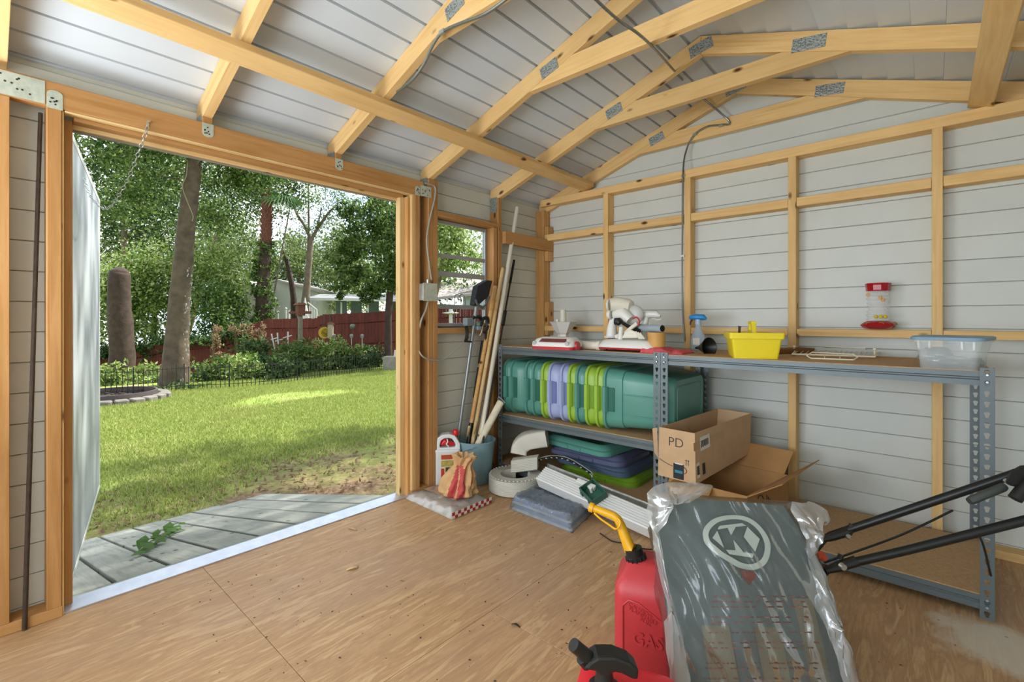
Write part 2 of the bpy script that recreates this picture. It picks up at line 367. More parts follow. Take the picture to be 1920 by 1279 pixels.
for y in (.64, 1.25): strap(y-.001, y+.042, 1.872, 1.932)
strap(.158, .200, 1.836, 1.902, True); strap(1.765, 1.802, 1.838, 1.895, True)
def plate(y0, y1, z0, z1, x=XF+.0005, nails=10):
    o = MB().box(x, x+.002, y0, y1, z0, z1).build('bracket_plate', GALVW, wleft, smooth=0, bev=.0006); nb = MB()
    for k in range(nails): yy, zz = y0+(y1-y0)*random.uniform(.1, .9), z0+(z1-z0)*random.uniform(.15, .85); nb.cyl((x+.002, yy, zz), (x+.0045, yy, zz), .0035, .002, 7)
    nb.build('nail_heads', DARKM, o, kind='stuff')
plate(-.13, .154, 1.845, 1.926, nails=26); plate(1.806, 1.888, 1.842, 1.908)
for y in (.64, 1.25, 1.868, 2.505, 3.086): MB().box(XS+.004, XF-.01, y-.0022, y-.0002, 1.86, 1.97).build('truss_heel_plate', GUS, wleft, smooth=0)
# door trim
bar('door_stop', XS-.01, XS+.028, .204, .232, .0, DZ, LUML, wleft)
bar('door_jamb_trim', XS+.028, XF-.006, .1975, .2035, .0, 1.84, wood('pale_trim', 'e6c690', 'd0a868'), wleft)
PALE = bpy.data.materials['pale_trim']
bar('door_stop', XS-.01, XS+.035, 1.690, 1.722, .0, DZ, PALE, wleft)
bar('door_stop', XS+.02, XF-.02, 1.7225, 1.742, .0, DZ, LUMD, wleft)
bar('door_jamb_trim', XS+.030, XF-.003, 1.7425, 1.762, .0, 1.84, PALE, wleft)
bar('door_head_trim', XF-.046, XF-.002, .205, 1.76, 1.834, 1.8415, PALE, wleft)
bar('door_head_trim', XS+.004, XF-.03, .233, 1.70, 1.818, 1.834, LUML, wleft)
bar('door_head_trim', XS-.012, XS+.004, .233, 1.70, 1.803, 1.826, PALE, wleft)
GRYB = mat('grey_brown_trim', '8d8272', .6)
bar('door_head_trim', XS-.03, XS-.0125, .22, 1.72, 1.797, 1.84, GRYB, wleft)
# ------------------------------------------------------------------ right wall (outside the picture)
wr_ = MB().box(XR, XR+.014, Y0, YS+.03, -.1, 2.03).build('wall_right', SID, smooth=0, kind='structure')
# ------------------------------------------------------------------ roof: outer skin, lapped strips, trusses, braces
def slope_box(x0, x1, t0, t1, y0, y1):
    """strip between x0 and x1 lying on the roof slope, t0..t1 above the rafters (pair at each edge)"""
    return MB().loft([[(x0, y, zr(x0)+t0[0]), (x1, y, zr(x1)+t0[1]), (x1, y, zr(x1)+t1[1]), (x0, y, zr(x0)+t1[0])] for y in (y0, y1)])
ce = slope_box(XS-.10, RX, (.016, .016), (.024, .024), Y0-.1, YS+.1)
c2 = slope_box(RX, XR+.10, (.016, .016), (.024, .024), Y0-.1, YS+.1); ce.add(c2.v, c2.f)
ceil = ce.build('ceiling', ROOF, smooth=0, kind='structure')
xq = RX-.055
while xq > XS-.08:
    x1, x0 = xq, max(xq-.1045, XS-.1)
    slope_box(x0, x1-.015, (-.004, .000), (.013, .013), Y0-.1, YS+.04).build('roof_strip', ROOF, ceil, smooth=0)
    xq -= .1050
slope_box(RX-.055, RX, (.002, .002), (.0155, .0155), Y0-.1, YS+.04).build('roof_strip', ROOF, ceil, smooth=0)
xq = RX
while xq < XR+.05:
    slope_box(xq+.001, xq+.1045, (.000, .0145), (.0175, .0175), Y0-.1, YS+.04).build('roof_strip', ROOF, ceil, smooth=0); xq += .105
def poly_y(name, poly, y0, y1, d, m, parent):
    """board cut to the x-z outline poly, between y0 and y1, grain along d"""
    M = frame((d[0], 0, d[1]), (0, -1, 0), (poly[0][0], y0, poly[0][1])); Mi = M.inverted(); mb = MB()
    mb.loft([[(x, y, z) for x, z in poly] for y in (y0, y1)]); mb.v = [tuple(Mi @ Vector(p)) for p in mb.v]
    return mb.build(name, m, parent, smooth=0, bev=.0018, M=M)
def truss(y, tie=True):
    t = thing('roof_truss', (RX, y, 2.2), parent=ceil); y1 = y+.038; e = .0015; dv = .094
    zz = lambda x: zr(x)-.003
    poly_y('rafter', [(XS+.002, zz(XS)), (RX-.0006, zz(RX)), (RX-.0006, zz(RX)-dv), (XF+.012, zz(XF+.012)-dv), (XS+.002, zz(XF)-dv-.006)], y, y1, (1, SL), LUM, t)
    poly_y('rafter', [(RX+.0006, zz(RX)), (XR-.002, zz(XR)), (XR-.002, zz(XR)-dv), (RX+.0006, zz(RX)-dv)], y, y1, (1, -SL), LUM, t)
    if not tie: return t
    bx = lambda z: (RZ-.003-dv-.0008-z)/SL
    poly_y('collar_tie', [(RX-bx(2.243), 2.243), (RX-bx(2.336), 2.336), (RX+bx(2.336), 2.336), (RX+bx(2.243), 2.243)], y, y1, (1, 0), LUM, t)
    for x, z, a, w in ((-1.415, 2.318, 16, .105), (RX, 2.462+.04, 12, .12), (-.42, 2.335, -8, .135)):
        M = Matrix.Translation((x, y-.0012, z)) @ Matrix.Rotation(math.radians(-a), 4, 'Y')
        MB().box(-w/2, w/2, -.0012, .0008, -.030, .030).build('gusset_plate', GUS, t, smooth=0, M=M)
    return t
for y in (-.60, .025): truss(y)
for y in (.64, 1.25, 1.868, 2.505, 3.086): truss(y)
for s in (-1, 1):
    xa, xb = (-1.993, -1.905) if s < 0 else (.125, .213)
    nz = .0985; M = frame((0, 1, 0), (-s*-SL if s < 0 else SL, 0, 1), ((xa+xb)/2, Y0, zr((xa+xb)/2)-nz-.019*1.06))
    me = lmesh(3.075-Y0, .0885, .036); me = me.copy(); me.materials.clear(); me.materials.append(LUM)
    o = bpy.data.objects.new('brace', me); link(o, ceil, frame((0, 1, 0), (-SL if s < 0 else SL, 0, 1), ((xa+xb)/2, Y0, zr((xa+xb)/2)-nz-.0195)))
# ------------------------------------------------------------------ threshold
th = MB().loft([[(XS-.03, y, -.03), (XS-.03, y, .012), (XS-.005, y, .018), (XF-.012, y, .006), (XF-.012, y, .0005), (XS-.02, y, -.03)] for y in (.19, 1.735)])
tag(th.build('trim_1', ALU, smooth=0), 'bright aluminium threshold strip along the open doorway', 'threshold', kind='structure')
bar('shadow_gap_strip', XS-.046, XS-.031, .19, 1.735, -.04, .004, BLK)['kind'] = 'structure'  # dark strip stands in for the shadow gap outside the threshold
# ------------------------------------------------------------------ door leaf, swung outside
dr = thing('door_1', (-2.465, .222, 0), 'white door leaf swung open outside the doorway', 'door', kind='structure')
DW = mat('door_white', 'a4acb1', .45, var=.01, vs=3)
hin, end = Vector((-2.468, .226, 0)), Vector((-3.885, .497, 0)); dd = (end-hin); dl = dd.length
MD = frame(dd, (0, 0, 1), hin)                     # local x along the leaf, y sideways (towards -Y or +Y), z up
mb = MB().box(0, dl, .001, .042, .035, 1.822); mb.build('leaf', DW, dr, smooth=0, bev=.003, M=MD)
mb = MB()
for x0, x1, z0, z1 in ((0, dl, 1.797, 1.826), (0, dl, .03, .05), (dl-.022, dl+.002, .03, 1.826)): mb.box(x0, x1, -.001, .044, z0, z1)
mb.build('edge_trim', WHT, dr, smooth=0, bev=.002, M=MD)
hz = .945
mb = MB().cyl((dl+.002, .02, hz), (dl+.035, .02, hz), .016, .012); mb.tube([(dl+.035, .02, hz), (dl+.05, .02, hz), (dl+.11, .018, hz)], [.011, .014, .017], 10)
mb.build('handle', GALV, dr, M=MD)
mb = MB()
for z in (.2, .95, 1.66): mb.cyl((0, .002, z-.045), (0, .002, z+.045), .006); mb.box(.0, .03, -.003, .001, z-.04, z+.04)
mb.build('hinges', GALV, dr, M=MD, kind='stuff')
# chain from header to door
pa = onX(278, 229, XF+.004); pc = MD @ Vector((.52, -.002, 1.742))
ch = thing('door_chain', pa, 'galvanised safety chain sagging from door header to open door leaf', 'chain')
lk = bpy.data.meshes.new('chain_link'); b_ = MB(); b_.tube([(.012*math.cos(a)*1.0, .0065*math.sin(a), 0) for a in [2*math.pi*k/12 for k in range(12)]], .0016, 6, loop=True)
lk.from_pydata(b_.v, [], b_.f); lk.materials.append(GALV); lk.polygons.foreach_set('use_smooth', [True]*len(lk.polygons))
cpts = bez([pa, pa+Vector((.006, -.006, -.035)), pa+Vector((.004, -.016, -.075)), pa.lerp(pc, .30)+Vector((0, 0, -.17)), pa.lerp(pc, .60)+Vector((0, 0, -.225)), pa.lerp(pc, .82)+Vector((.0, -.01, -.13)), pc], 120); pts = [cpts[0]]; acc = 0
for a_, b_2 in zip(cpts[:-1], cpts[1:]):
    acc += (b_2-a_).length
    if acc >= .0195: pts.append(b_2); acc = 0
for i in range(len(pts)-1):
    o = bpy.data.objects.new('chain_link', lk); d = pts[i+1]-pts[i]
    link(o, ch, frame(d, (0, 0, 1) if i % 2 else (.6, .8, 0), (pts[i]+pts[i+1])/2))
MB().cyl(pa-Vector((.005, 0, 0)), pa+Vector((.012, 0, 0)), .004).build('screw_eye', GALV, ch)
# ------------------------------------------------------------------ window
wn_ = thing('window_1', (XS, 2.2, 1.03), 'aluminium single-hung window in left wall beyond doorway', 'window', kind='structure')
xw0, xw1 = XS-.012, XS+.020
WAL = mat('window_aluminium', 'a7abae', .4, .5, var=.06)
bar('window_frame', xw0, xw1, WY0, WY0+.014, WZ0, WZ1, WAL, wn_); bar('window_frame', xw0, xw1, WY1-.020, WY1-.002, WZ0, WZ1, WAL, wn_)
bar('window_frame', xw0, xw1, WY0+.014, WY1-.020, WZ1-.022, WZ1, WAL, wn_); bar('window_frame', xw0, xw1+.02, WY0+.014, WY1-.020, WZ0, WZ0+.022, WAL, wn_)
GL = mat('window_glass', 'ffffff', .02, var=0, trans=1, ior=1.02, spec=.4)
for z0, z1 in ((1.49, 1.515), (1.365, 1.398), (1.148, 1.178)): bar('window_rail', xw0+.006, xw1-.002, WY0+.014, WY1-.020, z0, z1, WAL, wn_)
for z0, z1 in ((1.515, WZ1-.022), (1.398, 1.49), (1.178, 1.365), (WZ0+.022, 1.148)):
    MB().box(XS+.001, XS+.004, WY0+.014, WY1-.020, z0, z1).build('pane', GL, wn_, smooth=0)
# ------------------------------------------------------------------ ramp
rp = thing('wooden_ramp', (-3.5, .95, -.3), 'weathered grey plank ramp sloping from doorway to lawn', 'ramp')
ys = [.10, .195, .39, .585, .78, .98, 1.175, 1.37, 1.57, 1.765]
for y0, y1 in zip(ys[:-1], ys[1:]):
    e = random.uniform(-.02, .02); g = .009
    lum('plank', (-2.50, (y0+y1)/2, -.046), (-4.60+e, (y0+y1)/2, -.55), y1-y0-g*2, .036, (0, 0, 1), PLANK, rp, .003)
for x in (-2.7, -3.5, -4.3): bar('joist', x-.02, x+.02, .12, 1.68, -.62, -.03-.24*(-2.47-x)-.06, LUMD, rp)
# ------------------------------------------------------------------ steel workbench shelving
SH0, SH1, TOPZ = 2.40, 3.005, .893
def flange(h=.904, w=.038, n=24):
    mb = MB(); p = h/n
    hole = [(.0085, .006), (.0068, .0105), (0, .0122), (-.0068, .0105), (-.0085, .006), (-.006, .001), (-.0042, -.009), (0, -.0105), (.0042, -.009), (.006, .001)]
    for k in range(n):
        c = (k+.5)*p; out = []
        for x, z in hole:
            a = math.atan2(z, x); s = min(w/2/abs(math.cos(a)) if abs(math.cos(a)) > 1e-6 else 9, p/2/abs(math.sin(a)) if abs(math.sin(a)) > 1e-6 else 9); out.append((s*math.cos(a), s*math.sin(a)))
        cor = [(w/2, p/2), (-w/2, p/2), (-w/2, -p/2), (w/2, -p/2)]
        vs = [(x, 0, c+z) for x, z in hole] + [(x, 0, c+z) for x, z in out] + [(x, 0, c+z) for x, z in cor]; N = len(hole)
        fs = []
        for i in range(N):
            j = (i+1) % N; a, b = out[i], out[j]; ex = None
            for q, (x, z) in enumerate(cor):
                if (abs(a[0]-x) < 1e-6 and abs(b[1]-z) < 1e-6 and abs(a[1]-z) > 1e-6) or (abs(b[0]-x) < 1e-6 and abs(a[1]-z) < 1e-6 and abs(b[1]-z) > 1e-6): ex = q
            fs.append((i, j, N+j, 2*N+ex, N+i) if ex is not None else (i, j, N+j, N+i))
        mb.add(vs, fs)
    return mb
def post(parent, x, y, sx, sy):
    """angle post whose corner stands at x, y; flanges run sx along X and sy along Y"""
    f = flange(); mb = MB()
    mb.add([(x+sx*(.019+px_), y, z) for px_, _, z in f.v], f.f); mb.add([(x, y+sy*(.019+px_), z) for px_, _, z in f.v], f.f)
    return mb.build('post', STEEL, parent, smooth=0, solid=.0022)
def beam(parent, x0, x1, y, zt, s):
    pr = [(0, 0), (0, -.019), (.004, -.0225), (.004, -.0265), (0, -.030), (0, -.047), (.010, -.047), (.010, -.050), (-.002, -.050), (-.002, .0)]
    pr = [(0, 0), (0, -.018), (.005, -.022), (.005, -.026), (0, -.030), (0, -.050), (.014, -.050), (.014, 0)]
    return MB().loft([[(x, y+s*a, zt+b) for a, b in pr] for x in (x0, x1)]).build('beam', STEEL, parent, smooth=0)
def unit(x0, x1, levels, label):
    u = thing('shelf_unit', ((x0+x1)/2, (SH0+SH1)/2, 0), label, 'shelf', 'steel workbench shelf units along the back wall')
    for x, sx in ((x0, 1), (x1, -1)):
        for y, sy in ((SH0, 1), (SH1, -1)): post(u, x, y, sx, sy)
    for zt in levels:
        beam(u, x0+.004, x1-.004, SH0+.003, zt-.004, 1); beam(u, x0+.004, x1-.004, SH1-.003, zt-.004, -1)
        for x, s in ((x0, 1), (x1, -1)): MB().box(min(x+s*.002, x+s*.014), max(x+s*.002, x+s*.014), SH0+.02, SH1-.02, zt-.054, zt-.016).build('side_beam', STEEL, u, smooth=0)
        bar('shelf_board', x0+.003, x1-.003, SH0+.006, SH1-.006, zt-.016, zt, CHIP, u, .001)
    for x in (x0+.019, x1-.019):
        mb = MB()
        for zt in levels:
            for dz in (.014, .040): mb.cyl((x, SH0-.001, zt-dz), (x, SH0-.006, zt-dz), .0055, .004, 10)
        mb.build('rivets', GALV, u, kind='stuff')
    return u
unit(-2.262, -1.0795, (.893, .424, .085), 'grey steel shelf unit in corner holding nested storage tubs')
unit(-1.0765, .166, (.893, .085), 'grey steel workbench unit under yellow caddy with open space below')
# ------------------------------------------------------------------ nested storage tubs lying on their side
TC = {'G': mat('tub_green', '579284', .32, var=.04), 'L': mat('tub_lime', '98bd42', .38, var=.04), 'V': mat('tub_lavender', 'a0abd2', .38, var=.04)}
TCD = {'G': mat('tub_green_shaded', '2b6658', .4, var=.04), 'L': mat('tub_lime_shaded', '6f9626', .4, var=.04), 'V': mat('tub_lavender_shaded', '6a76ab', .4, var=.04)}  # darker copies: shade painted on the handle recesses and the lime lid
TUBZ, TW, TH = .424+.188, .545, .374
def ring(x, w, h, r): return [(x, 2.705+a, TUBZ+b) for a, b in rrect(w, h, r, 5)]
rims = [-2.244, -2.183, -2.048, -1.988, -1.907, -1.851, -1.758, -1.697, -1.641, -1.571, -1.500, -1.446]
cols = 'GGGGLVVLGLLG'
tl = ['leftmost green tub of the sideways nested row, at shelf end', 'second green tub from the left end of the nested row', 'third green tub from the left in the sideways nested row', 'green tub whose rim touches the first lime rim on its right',
      'first lime green tub from the left, beside the lavender tubs', 'lavender tub next to the first lime tub in the nested row', 'lavender tub with the second lime tub on its right', 'lime tub between lavender tub and single green rim',
      'single green tub rim squeezed between two lime tubs', 'lime tub just right of the single green rim', 'lime tub touching the large green tub at right of the row', 'large green tub at right end of the row, whole body showing']
for i, (xr_, cc) in enumerate(zip(rims, cols)):
    t = thing('storage_tub', (xr_+.2, 2.7, .424), tl[i], 'tub', 'nested storage tubs on the middle shelf')
    L = .405; mb = MB()
    s = 1-.0008*i
    R_ = [ring(xr_+.003, TW-.03, TH-.03, .05), ring(xr_, TW-.006, TH-.004, .065), ring(xr_, TW, TH, .07), ring(xr_+.014, TW, TH, .07), ring(xr_+.016, TW-.022, TH-.022, .062)]
    R_ += [ring(xr_+.045, TW-.026, TH-.026, .062), ring(xr_+.115, TW-.034, TH-.034, .06), ring(xr_+.118, TW-.046, TH-.046, .058), ring(xr_+L-.02, TW-.085, TH-.085, .055), ring(xr_+L, TW-.115, TH-.115, .045)]
    if i < 11: gp__ = rims[i+1]-xr_; R_ = R_[:5]+[ring(xr_+min(.03, gp__*.5), TW-.026, TH-.026, .062), ring(xr_+gp__+.004, TW-.034, TH-.034, .062)]
    mb.loft(R_, caps=False)
    if i == 11:
        k = len(R_[-1]); b0 = len(mb.v)-k; mb.f.append(tuple(range(b0, b0+k)))
    mb.build('body', TC[cc], t, smooth=45, solid=.0025)
    yf = 2.705-TW/2
    for s_ in (1,):       # handle moulded on the front of the rim
        hb = MB(); z0, z1 = TUBZ-.075, TUBZ+.072
        hb.loft([[(xr_+a, yf+b, z) for a, b in ((.001, .004), (-.001, -.010), (.004, -.016), (.020, -.016), (.026, -.008), (.030, .006))] for z in (z0, z0+.004, z1-.004, z1)])
        hb.build('handle', TC[cc], t, smooth=50)
        MB().box(xr_+.031, min(xr_+.031+(.05 if i == 11 else .028), rims[i+1]-.003 if i < 11 else 9) if i < 11 else xr_+.068, yf+.006, yf+.0105, z0+.004, z1-.004).build('recess_shade', TCD[cc], t, smooth=0, bev=.001)
    if i == 11:
        mb = MB(); mb.tube([(xr_+L+.001, 2.705+a, TUBZ+b) for a, b in rrect(TW-.19, TH-.18, .03, 4)], .004, 6, loop=True); mb.build('base_ridge', TC[cc], t)
        mb = MB(); yb = yf+.0205
        mb.box(xr_+.12, xr_+L-.03, yb, yb+.012, TUBZ+.030, TUBZ+.037); mb.box(xr_+.12, xr_+L-.03, yb, yb+.012, TUBZ-.085, TUBZ-.079)
        mb.build('side_ridge', TC[cc], t, smooth=0, bev=.002)
# lids stacked under them, lavender and lime in colours darkened for shade
LAV2 = mat('lid_lavender_shaded', '565b78', .4, var=.05); LB = mat('lid_blue_grey', '47586e', .4, var=.05)
for i, (z, m, x, y, a, lab) in enumerate(((.0855, TCD['L'], -1.57, 2.74, 2, 'lime tub lid at the bottom of the lid stack'), (.142, LB, -1.60, 2.73, -2, 'blue grey tub lid second from the bottom of the lid stack'), (.199, LAV2, -1.64, 2.72, 1, 'lavender tub lid, darkened for shade, under the top green lid'), (.256, TC['G'], -1.69, 2.70, -5, 'green tub lid on top of the lid stack below the tubs'))):
    t = thing('tub_lid', (x, y, z), lab, 'lid', 'tub lids on the bottom shelf')
    M = Matrix.Translation((x, y, z)) @ Matrix.Rotation(math.radians(a), 4, 'Z')
    rr = lambda w, h, r, zz: [(p, q, zz) for p, q in rrect(w, h, r, 6)]
    MB().loft([rr(.54, .44, .07, 0), rr(.54, .44, .07, .024), rr(.525, .425, .066, .030), rr(.515, .415, .064, .030), rr(.49, .39, .06, .050), rr(.44, .34, .05, .056), rr(.43, .33, .05, .050)]).build('shell', m, t, smooth=50, M=M)
    for sx in (-1, 1): MB().loft([[(sx*.05+u, -.2215-v, zz) for u, v in ((-.03, 0), (-.026, .006), (.026, .006), (.03, 0))] for zz in (.002, .022)]).build('latch', m, t, smooth=40, M=M)
# ------------------------------------------------------------------ cardboard boxes
KRA = mat('kraft_card', 'c4a27c', .8, var=.05, vs=14); KRB = mat('kraft_card_brown', 'ad8150', .8, var=.06, vs=14)
PRT = mat('print_dark', '3a3230', .7, var=0); LBLW = mat('paper_label', 'd9d6cc', .7, var=.03); TEAL = mat('print_teal', '2f7f97', .6, var=0)
b1 = thing('cardboard_box', (-.93, 2.55, .3), 'long open cardboard box marked PD on end, on top of torn box', 'box')
A, B_, C_, D_ = Vector((-1.058, 2.325, .275)), Vector((-.862, 2.320, .272)), Vector((-.768, 2.875, .325)), Vector((-.955, 2.885, .328))
up1, up2 = Vector((-.004, -.004, .250)), Vector((.004, .02, .222))
tops = [A+up1+Vector((.012, 0, 0)), B_+up1, C_+up2, D_+up2]; bots = [A, B_, C_, D_]
mb = MB()
for i in range(4):
    j = (i+1) % 4; n = (bots[j]-bots[i]).cross(Vector((0, 0, 1))).normalized()*-.004
    a, b, c, d = bots[i], bots[j], tops[j], tops[i]
    mb.loft([[a, b, c, d], [a+n, b+n, c+n, d+n]])
mb.loft([[p+Vector((0, 0, .001)) for p in bots], [p+Vector((0, 0, .005)) for p in bots]])
mb.build('carton', KRA, b1, smooth=0)
fl_ = [A+up1*.98+Vector((.001, -.002, 0)), A+up1*.98+Vector((-.020, -.012, -.006)), A+Vector((-.016, -.010, .115)), A+Vector((.0, -.001, .09))]
MB().loft([fl_, [p+Vector((.002, -.003, 0)) for p in fl_]]).build('torn_flap', KRA, b1, smooth=0)
MF = frame(B_-A, up1, A); wF, hF = (B_-A).length, .25              # front: x right, z up, y = into box?
MF = Matrix(((1, 0, 0, 0), (0, 0, -1, 0), (0, 1, 0, 0), (0, 0, 0, 1)))
ex = (B_-A).normalized(); ez = (up1-ex*up1.dot(ex)).normalized(); ey = ez.cross(ex)
def face(o, ex, ez, off=.0008):
    ex = ex.normalized(); ez = (ez-ex*ez.dot(ex)).normalized(); n = ex.cross(ez); p = o+n*off
    return Matrix(((ex.x, ez.x, n.x, p.x), (ex.y, ez.y, n.y, p.y), (ex.z, ez.z, n.z, p.z), (0, 0, 0, 1)))
F1 = face(A, B_-A, up1)
def flat(name, x0, x1, y0, y1, F, m, parent, h=.0004):
    return MB().box(x0, x1, y0, y1, 0, h).build(name, m, parent, smooth=0, M=F)
text('printed_letters', 'PD', .066, F1 @ Matrix.Translation((.094, .185, 0)), PRT, b1, .0003, bold=-.0008)
flat('sticker', .082, .136, .006, .082, F1, mat('sticker_black', '22262b', .5, var=.2, vs=60), b1, .0005)
flat('sticker_band', .090, .130, .036, .050, F1 @ Matrix.Translation((0, 0, .0006)), TEAL, b1)
mb = MB(); mb.tube([(.008+.07*t, .088-.035*t+.012*t*t, .0008) for t in [k/8 for k in range(9)]], .0016, 5); mb.build('printed_smile', PRT, b1, M=F1)
mb = MB(); mb.tube([(.128+.022*math.cos(a), .055+.018*math.sin(a), .0012) for a in [math.radians(k) for k in range(-60, 130, 20)]], .0016, 5); mb.build('printed_smile', PRT, b1, M=F1)
mb = MB()
for x in (.146, .157): mb.box(x, x+.003, .083, .108, 0, .0005); mb.add([(x-.004, .106, .0005), (x+.007, .106, .0005), (x+.0015, .113, .0005)], [(0, 1, 2)])
mb.build('printed_arrows', PRT, b1, smooth=0, M=F1)
flat('label', .090, .130, .080, .086, F1 @ Matrix.Translation((0, 0, .0006)), LBLW, b1)
F2 = face(B_, C_-B_, up1)
flat('tape', .0, .30, .165, .205, F2, mat('tape', 'b69667', .3, var=.03), b1, .0003)
flat('label', .060, .150, .150, .218, F2 @ Matrix.Translation((0, 0, .0005)), LBLW, b1)
flat('label', .014, .042, .025, .100, F2, LBLW, b1); flat('label', .068, .094, .028, .085, F2, PRT, b1)
mb = MB()
for k in range(9): mb.box(.016+.0026*k, .0172+.0026*k+.0008*(k % 3), .04, .085, .0005, .0008)
for k in range(8): mb.box(.066+.009*k, .072+.009*k, .165+.004*(k % 2), .20, .0011, .0014)
mb.build('barcode', PRT, b1, smooth=0, M=F2)
b2 = thing('cardboard_box', (-.80, 2.6, .085), 'torn brown cardboard box with raised flaps under the marked box', 'box')
q = [Vector((-1.03, 2.40, .0865)), Vector((-.645, 2.38, .0865)), Vector((-.560, 2.80, .0865)), Vector((-.96, 2.82, .0865))]
hq = [.165, .165, .18, .18]; mb = MB()
for i in range(4):
    j = (i+1) % 4; n = (q[j]-q[i]).cross(Vector((0, 0, 1))).normalized()*-.004; a, b = q[i], q[j]; c, d = b+Vector((0, 0, hq[j])), a+Vector((0, 0, hq[i]))
    mb.loft([[a, b, c, d], [a+n, b+n, c+n, d+n]])
mb.loft([q, [p+Vector((0, 0, .004)) for p in q]]); mb.build('carton', KRB, b2, smooth=0)
def flap(a, b, d1, d2, t=.004):
    n = (b-a).cross(d1).normalized()*t; P = [a, b, b+d2, a+d1]
    MB().loft([P, [p+n for p in P]]).build('flap', KRB, b2, smooth=0)
z_ = Vector((0, 0, 1)); tq = [p+z_*h for p, h in zip(q, hq)]
flap(tq[1], tq[2], Vector((.14, .02, .085)), Vector((.13, .03, .10)))
flap(tq[2]+Vector((-.02, 0, 0)), tq[3]+Vector((.12, 0, 0)), Vector((.03, .07, .11)), Vector((.0, .08, .115)))
flap(tq[0]+Vector((.03, 0, 0)), tq[1]-Vector((.16, 0, 0)), Vector((-.02, -.07, -.02)), Vector((.0, -.06, -.03)))
flap(tq[3], tq[0], Vector((-.02, 0, -.08)), Vector((-.02, 0, -.08)))
F3 = face(q[1], q[2]-q[1], z_); mb = MB(); mb.tube([(.12+.035*math.cos(a), .10+.045*math.sin(a), .0006) for a in [2*math.pi*k/16 for k in range(16)]], .0022, 5, loop=True)
for k in range(4): mb.box(.185+.016*k, .193+.016*k, .04, .13-.012*k, 0, .0006)
mb.build('printed_marks', PRT, b2, smooth=0, M=F3)
# ------------------------------------------------------------------ things on the worktop
def on(x, y, z=TOPZ): return onZ(x, y, z)
REDP = mat('red_plastic', 'b8323c', .35, var=.05); CREAM = mat('cream_plastic', 'ddd8c8', .45, var=.04); CLR = mat('clear_plastic', 'e8f0f2', .12, var=0, trans=.85, ior=1.15, alpha=.55)
def lshape(pts2, z): return [(x, y, z) for x, y in pts2]
# vacuum floor head (left)
p = on(1030, 657); vh = thing('floor_vacuum', p, 'white and red vacuum floor head at left end of worktop', 'vacuum')
M = Matrix.Translation(p+Vector((.0, .075, 0))) @ Matrix.Rotation(math.radians(6), 4, 'Z')
rr = lambda w, h, r, z, cx=0, cy=0: [(cx+a, cy+b, z) for a, b in rrect(w, h, r, 5)]
MB().loft([rr(.285, .15, .03, .004), rr(.29, .155, .035, .022)]).build('base', REDP, vh, M=M)
MB().loft([rr(.29, .155, .035, .0225), rr(.292, .156, .04, .040), rr(.26, .13, .05, .066, 0, .006), rr(.22, .09, .04, .078, .01, .012)]).build('shell', WHT, vh, M=M, smooth=60)
MB().loft([rr(.19, .030, .012, .050, .01, -.066), rr(.17, .03, .012, .070, .012, -.046)]).build('brush_window', mat('maroon_window', '6e3a38', .2, var=.2), vh, M=M)
mb = MB()
for sx in (-.112, .112): mb.cyl((sx, -.081, .042), (sx, -.0775, .043), .013, .013, 16)
mb.build('badge', mat('grey_badge', 'b3b6b8', .4), vh, M=M)
MB().cyl((.143, -.02, .03), (.158, -.02, .03), .026, .024, 16).build('end_cap', REDP, vh, M=M)
mb = MB()
for sx in (-.12, .12): mb.cyl((sx-.01, .05, .008), (sx+.01, .05, .008), .008)
mb.build('wheel', BLK, vh, M=M)
# white hopper with feed tube
p = on(1056, 648)+Vector((0, .17, 0))-CR*.10; hp = thing('feed_hopper', p, 'white faceted hopper with upright feed tube behind left vacuum head', 'hopper')
n6 = lambda r, z, sy=.8: [(r*math.cos(a), r*sy*math.sin(a), z) for a in [math.pi*2*(k+.5)/6 for k in range(6)]]
MB().loft([n6(.055, 0), n6(.05, .02), n6(.040, .075), n6(.052, .085), n6(.105, .165), n6(.110, .168), n6(.104, .162), n6(.05, .09)], caps=True).build('bowl', WHT, hp, smooth=0, bev=.002, M=Matrix.Translation(p))
MB().lathe([(.024, .10), (.022, .255), (.018, .256), (.018, .12)], n=18).build('feed_tube', CREAM, hp, M=Matrix.Translation(p))
MB().lathe([(.014, .10), (.013, .185), (.006, .188)], (-.045, -.01, 0), n=12).build('pusher', WHT, hp, M=Matrix.Translation(p))
# cream cylinder
p = on(1096, 657)+Vector((0, .06, 0)); fc = thing('filter_cartridge', p, 'cream filter cartridge lying between the two vacuum pieces', 'filter')
M = Matrix.Translation(p+Vector((-.075, 0, .028))) @ Matrix.Rotation(math.pi/2, 4, 'Y')
MB().lathe([(.026, 0), (.028, .004), (.028, .016), (.0245, .020), (.0245, .125), (.028, .129), (.028, .146), (.025, .150)], n=20).build('shell', CREAM, fc, M=M)
# second vacuum base with attachments
p = on(1168, 660); vb = thing('floor_vacuum', p, 'white vacuum base with red lower edge and small wheels carrying attachments', 'vacuum')
M = Matrix.Translation(p+Vector((.0, .09, 0))) @ Matrix.Rotation(math.radians(2), 4, 'Z')
MB().loft([rr(.36, .17, .05, .012), rr(.372, .18, .055, .022)]).build('base', REDP, vb, M=M)
MB().loft([rr(.372, .18, .055, .0225), rr(.372, .18, .06, .032), rr(.33, .15, .06, .060), rr(.26, .10, .045, .070)]).build('shell', WHT, vb, M=M, smooth=60)
mb = MB()
for sx in (-.13, .13):
    for sy in (-.06, .06): mb.cyl((sx-.009, sy, .0085), (sx+.009, sy, .0085), .0085)
mb.build('wheel', DARKM, vb, M=M)
z1 = TOPZ+.071
